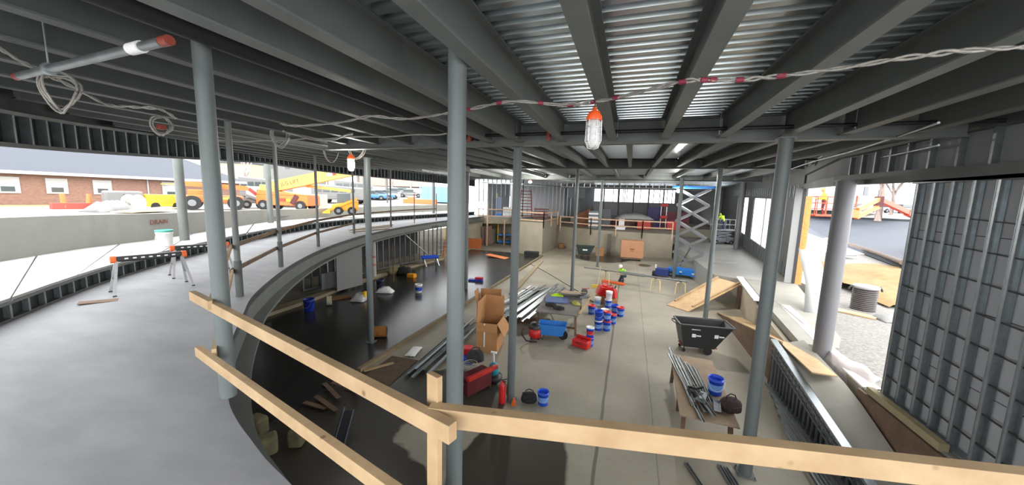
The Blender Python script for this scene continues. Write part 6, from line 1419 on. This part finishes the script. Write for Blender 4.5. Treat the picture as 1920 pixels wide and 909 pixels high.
# rough soil berm
b = MB(); nx, ny = 26, 14; vs = []; rb = random.Random(9)
P0, P1, P2, P3 = Vector((10.6,18.6,0)), Vector((17.6,20.4,0)), Vector((25,34,0)), Vector((10.6,31,0))
for j in range(ny+1):
    for i in range(nx+1):
        u, v_ = i/nx, j/ny; p = (P0*(1-u)+P1*u)*(1-v_)+(P3*(1-u)+P2*u)*v_
        h = .05 + .38*math.sin(PI*min(1,v_*1.15))*(.6+.4*math.sin(u*9+v_*5)) + rb.uniform(-.09,.09)
        vs.append((p.x+rb.uniform(-.1,.1),p.y+rb.uniform(-.1,.1),1.28+max(-.05,h)))
b.raw(vs, [(j*(nx+1)+i, j*(nx+1)+i+1, (j+1)*(nx+1)+i+1, (j+1)*(nx+1)+i) for j in range(ny) for i in range(nx)], True); struct(b.build('ground_soil', soil))
g0 = [U(1490,425,1.62),U(1570,452,1.62),U(1735,510,1.62),U(1800,415,4.0),U(1480,402,4.0)]
ground('ground_asphalt', [(p.x,p.y) for p in g0], asph, [p.z for p in g0])
g1 = [g0[4],g0[3],DP(1820,398,60),DP(2200,405,120),DP(1300,388,120),DP(1480,390,60)]
g1 = [Vector((p.x,p.y,p.z+.01*i)) for i,p in enumerate(g1)]
ground('ground_verge', [(p.x,p.y) for p in g1], mat('bright_verge', (.42,.43,.40), .95, 0, .1, .2), [p.z for p in g1])
b = MB(); b.path(spline([U(1590,457,1.7),U(1625,468,1.75),U(1660,480,1.75),U(1692,492,1.8)],4),.17,8); tag(b.build('silt_sock', mat('dark_silt_sock', srgb(96,84,76), .95, 0, .3, 6, .3)), 'long dark silt sock between the soil and the asphalt outside', 'silt sock')
for i in range(5):
    p = U(1532+9*i, 432+9*i-(i%2)*6, 1.6); b = MB(); b.ball((p.x,p.y,1.62),.5,8,(1,.8,.5)); tag(b.build('spoil_heap', mat('pale_spoil', srgb(190,178,150), .95, 0, .3, 4, .6)), '%s pale spoil heap from the left outside the right opening' % ORD[i], 'heap', 'pale spoil heaps by the opening')
p = U(1580,478,1.5); b = MB(); b.box((p.x,p.y,1.60),(1.6,.8,.05),rz=.4,rx=.2); tag(b.build('white_board', out_white), 'white board lying on the soil behind the fat column', 'board')
# corrugated pipe
p = U(1617,580,1.24); t = thing('corrugated_pipe', 'short upright black corrugated drain pipe on the gravel outside', 'pipe', (p.x,p.y,1.24)); t.scale = (.70,.70,.72); pr = []
sc_ = 1.0
for k in range(13): z = k*.105; pr += [(.50,z),(.50,z+.03),(.56,z+.045),(.56,z+.09)]
pr += [(.47,1.36),(.44,1.36),(.44,.02),(.0001,.02)]
b = MB(); b.lathe(pr, n=28); b.build('barrel', mat('charcoal_plastic_pipe', srgb(72,66,66), .6), t)
b = MB(); b.lathe([(.60,1.26),(.62,1.36),(.55,1.40),(.0001,1.42)], n=24); b.build('lid', mat('pale_plastic_lid', srgb(130,130,130), .5), t)
for s in (-1,1): b = MB(); b.path([(s*.5,0,1.36),(s*.66,0,1.36),(s*.74,0,1.24),(s*.78,0,1.12)],.05,6); b.build('strap', black_pl, t)
p = U(1668,600,1.24); cloth(p, .9, .8, .2, out_white, 'white sack lying on the gravel right of the corrugated pipe', 'sack', 'white_sack', .2, 77)
p = U(1560,580,1.24); b = MB(); b.box((p.x,p.y,1.27),(.5,2.6,.05),rz=.9); tag(b.build('pale_plank', lumber), 'pale plank lying across the gravel behind the fat column', 'plank')
# white cloth draped on the end of the window wall, curved white sheet, wrapped sill
def sheet(name, rows, m_, label, cat, th=.02):
    n = len(rows[0]); b = MB(); vs = [v for r_ in rows for v in r_]
    fs = [(j*n+i, j*n+i+1, (j+1)*n+i+1, (j+1)*n+i) for j in range(len(rows)-1) for i in range(n-1)]
    b.raw(vs, fs, True); o = b.build(name, m_); so_ = o.modifiers.new('sheet','SOLIDIFY'); so_.thickness = th; return tag(o, label, cat)
rb = random.Random(5)
def dcloth(px, py, d): return DP(px,py,d) + Vector((0,rb.uniform(-.12,.12),0))
sheet('draped_cloth', [[dcloth(1496+i*8+2,466+(i%2)*3,14.2) for i in range(5)],[dcloth(1504+i*9,492+(i%2)*4,14.0) for i in range(5)],[dcloth(1512+i*10,530+(i%2)*4,13.6) for i in range(5)],[dcloth(1508+i*11,592+(i%2)*5,13.2) for i in range(5)]], trim_white, 'white cloth draped over the wall end beside the fat column', 'cloth')
A0,A1 = U(1440,548,1.47), U(1512,607,1.47)
rows = []
for k,(dy,dz) in enumerate(((0,0),(-.05,-.12),(-.22,-.42),(-.22,-.70),(-.02,-.92))):
    rows.append([A0+(A1-A0)*(i/6)*(1.0 if k < 2 else 1-.06*k) + Vector((dy*1.3-.05,dy*.4,dz*(.75+.25*i/6))) for i in range(7)])
sheet('white_membrane', rows, mat('pinkish_white_membrane', srgb(160,152,149), .6), 'curved white membrane hanging over the retaining wall left of the fat column', 'membrane')
b = MB(); q = U(1490,660,.9); b.box((q.x+.15,q.y,.85),(.06,1.3,1.0),rz=-.2,ry=.25); tag(b.build('brown_backing_board', wood_dk), 'rusty brown board under the curved white membrane', 'board')
plast = mat('milky_plastic_wrap', srgb(196,186,184), .35, 0, .08, 6, .4, alpha=.9)
B0,B1 = U(1530,650,1.5), U(1645,715,1.5); rows = []
for k,(o,dz) in enumerate(((.25,.02),(0,.05),(-.12,-.12),(-.2,-.36),(-.15,-.55))):
    rows.append([B0+(B1-B0)*(i/9) + Vector((o+rb.uniform(-.05,.05),rb.uniform(-.05,.05),dz+rb.uniform(-.05,.05)-.12*(k>3)*i/9)) for i in range(10)])
sheet('plastic_wrap', rows, plast, 'milky plastic wrap draped over the foundation between fat column and stud wall', 'plastic wrap', .006)
# orange boom lift with its basket
BK = DP(1547,402,22.5); t = thing('boom_lift', 'orange boom lift with railed basket outside the right opening', 'boom lift', BK)
rx_ = Vector((XW.x,YW.x,0)).normalized(); M_ = Matrix.Rotation(math.atan2(rx_.y,rx_.x),3,'Z')
w = lambda x,y,z: M_ @ Vector((x,y,z))
red_o = mat('boom_red_orange', srgb(214,70,40), .5)
b = MB(); b.box((0,0,-.06),(2.0,.9,.1),rz=math.atan2(rx_.y,rx_.x)); b.build('basket_floor', red_o, t)
for x in (-.95,-.35,.35,.95):
    for y in (-.42,.42): b = MB(); b.bar(w(x,y,-.05),w(x,y,1.12),.045,.045); b.build('rail_post', red_o, t)
for z in (.35,.72,1.12):
    b = MB()
    for y in (-.42,.42): b.bar(w(-.95,y,z),w(.95,y,z),.045,.045)
    for x in (-.95,.95): b.bar(w(x,-.42,z),w(x,.42,z),.045,.045)
    b.build('basket_rail', red_o, t)
q1 = DP(1606,402,22.8)-BK; q2 = DP(1648,378,24)-BK; q3 = DP(1700,402,25.5)-BK; q4 = DP(1760,425,27)-BK
b = MB(); b.bar(w(1.0,0,.25),q1,.30,.50); b.build('jib_mount', orange_m, t); b = MB(); b.bar(q1+Vector((0,0,.30)),q2+Vector((0,0,.18)),.2,.26); b.build('jib_upper', orange_m, t); b = MB(); b.bar(q1+Vector((0,0,-.18)),q2+Vector((0,0,-.35)),.2,.24); b.build('jib_lower', orange_m, t); b = MB(); b.bar(q2+Vector((0,0,.15)),q3+Vector((0,0,.15)),.3,.30); b.bar(q3+Vector((0,0,.15)),q4,.34,.40); b.build('main_boom', red_o, t)
b = MB(); b.box(q2,(.35,.35,.7)); b.build('knuckle', mat('dark_maroon', srgb(70,20,24), .5), t); b = MB(); b.path([q1+Vector((-.1,0,.5)),q1+Vector((-.1,0,1.2))],.05,6); b.box(q1+Vector((-.75,0,.8)),(.4,.4,.8)); b.build('control_box', red_o, t)
b = MB(); b.box(q4+Vector((1.2,1.0,-.6)),(2.6,1.6,1.1)); b.build('turntable', orange_m, t)
for s in (-1,1):
    for y in (-.8,.8): c_ = q4+Vector((1.2+s*1.1,1.0+y,-1.75)); b = MB(); b.tube(c_-Vector((0,.15,0)),c_+Vector((0,.15,0)),.45,n=14); b.build('wheel', rubber, t)
b = MB(); b.box(q4+Vector((1.2,1.0,-1.4)),(2.8,1.4,.5)); b.build('undercarriage', steel_dk, t)
# white house and trees
H0 = DP(1603,392,52); t = thing('white_house', 'white gabled house seen through the right opening', 'house', (H0.x,H0.y,H0.z-.3), math.atan2(rx_.y,rx_.x)); hm = mat('white_siding', (.42,.42,.42), .8)
b = MB(); b.raw([(-4.5,0,0),(4.5,0,0),(4.5,0,4.6),(0,0,8.2),(-4.5,0,4.6),(-4.5,9,0),(4.5,9,0),(4.5,9,4.6),(0,9,8.2),(-4.5,9,4.6)],[(0,1,2,3,4),(9,8,7,6,5),(0,5,6,1),(1,6,7,2),(4,9,5,0)]); b.build('wall', hm, t)
b = MB(); b.raw([(-5.0,-.4,4.3),(0,-.4,8.4),(5.0,-.4,4.3),(-5.0,9.4,4.3),(0,9.4,8.4),(5.0,9.4,4.3),(0,-.4,8.55),(0,9.4,8.55)],[(0,1,4,3),(1,2,5,4),(0,3,7,6),(6,7,5,2),(0,6,1),(1,6,2)]); b.build('roof', mat('pale_roof', srgb(110,110,116), .9), t)
for x,z,hh in ((0,5.6,.9),(-1.6,3.0,1.3),(1.2,3.0,1.3),(3.4,2.6,1.2)): b = MB(); b.box((x,-.04,z),(.6,.1,hh)); b.build('window', mat('grey_window', (.12,.13,.14), .3), t)
G0 = DP(1528,392,85); t = thing('grey_house', 'grey house behind the worker in the basket', 'house', (G0.x,G0.y,G0.z-.5), math.atan2(rx_.y,rx_.x)); b = MB(); b.box((0,4,3.6),(7,8,7.2)); b.build('wall', mat('grey_siding', srgb(150,150,150), .85), t); b = MB(); b.box((.3,-.05,2.2),(1.2,.1,1.6)); b.build('window', glass, t); b = MB(); b.prism([(-4,-.6),(4,-.6),(4,8.6),(-4,8.6)],7.2,7.6); b.build('roof', roofm, t)
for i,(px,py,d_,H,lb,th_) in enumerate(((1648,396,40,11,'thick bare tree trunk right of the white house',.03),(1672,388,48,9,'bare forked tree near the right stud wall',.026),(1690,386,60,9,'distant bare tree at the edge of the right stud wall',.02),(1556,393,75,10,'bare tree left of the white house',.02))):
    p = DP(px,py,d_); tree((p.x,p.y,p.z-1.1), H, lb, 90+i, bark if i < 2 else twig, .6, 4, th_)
for i,(px,d_,m_,lb) in enumerate(((1662,50,csil,'silver car parked under the bare trees outside right'),(1692,56,out_white,'white car at the edge of the right stud wall'),(1600,49,out_white,'white car in front of the white house'))):
    p = DP(px,394,d_); t = thing('car', lb, 'car', (p.x,p.y,p.z-.4), math.atan2(rx_.y,rx_.x)+.2); b = MB(); b.prism([(-2.1,-.85),(2.1,-.85),(2.1,.85),(-2.1,.85)],.3,.82); b.build('body', m_, t, .12); b = MB(); b.prism([(-1.3,-.75),(.7,-.75),(.7,.75),(-1.3,.75)],.8,1.35); b.build('cabin', glass, t, .1); wheels(t, [(-1.3,-.8),(1.3,-.8),(-1.3,.8),(1.3,.8)], .32, .2)
# unseen ground behind the camera, made pale to brighten the roof deck
b = MB(); b.raw([(-200,-120,.2),(200,-120,.2),(200,-4.3,.2),(-200,-4.3,.2)],[(0,1,2,3)]); struct(b.build('ground_behind', mat('pale_bounce_yard', (.66,.66,.64), .9, 0, .06, .2)))
# name every countable steel member a thing of its own
for o in bpy.data.objects:
    if o.parent is None and 'label' in o.keys() and o.get('kind') is None and o.name.split('.')[0] in ('steel_beam','cross_girder','steel_column','pipe_post','slim_column'):
        o['kind'] = 'thing'
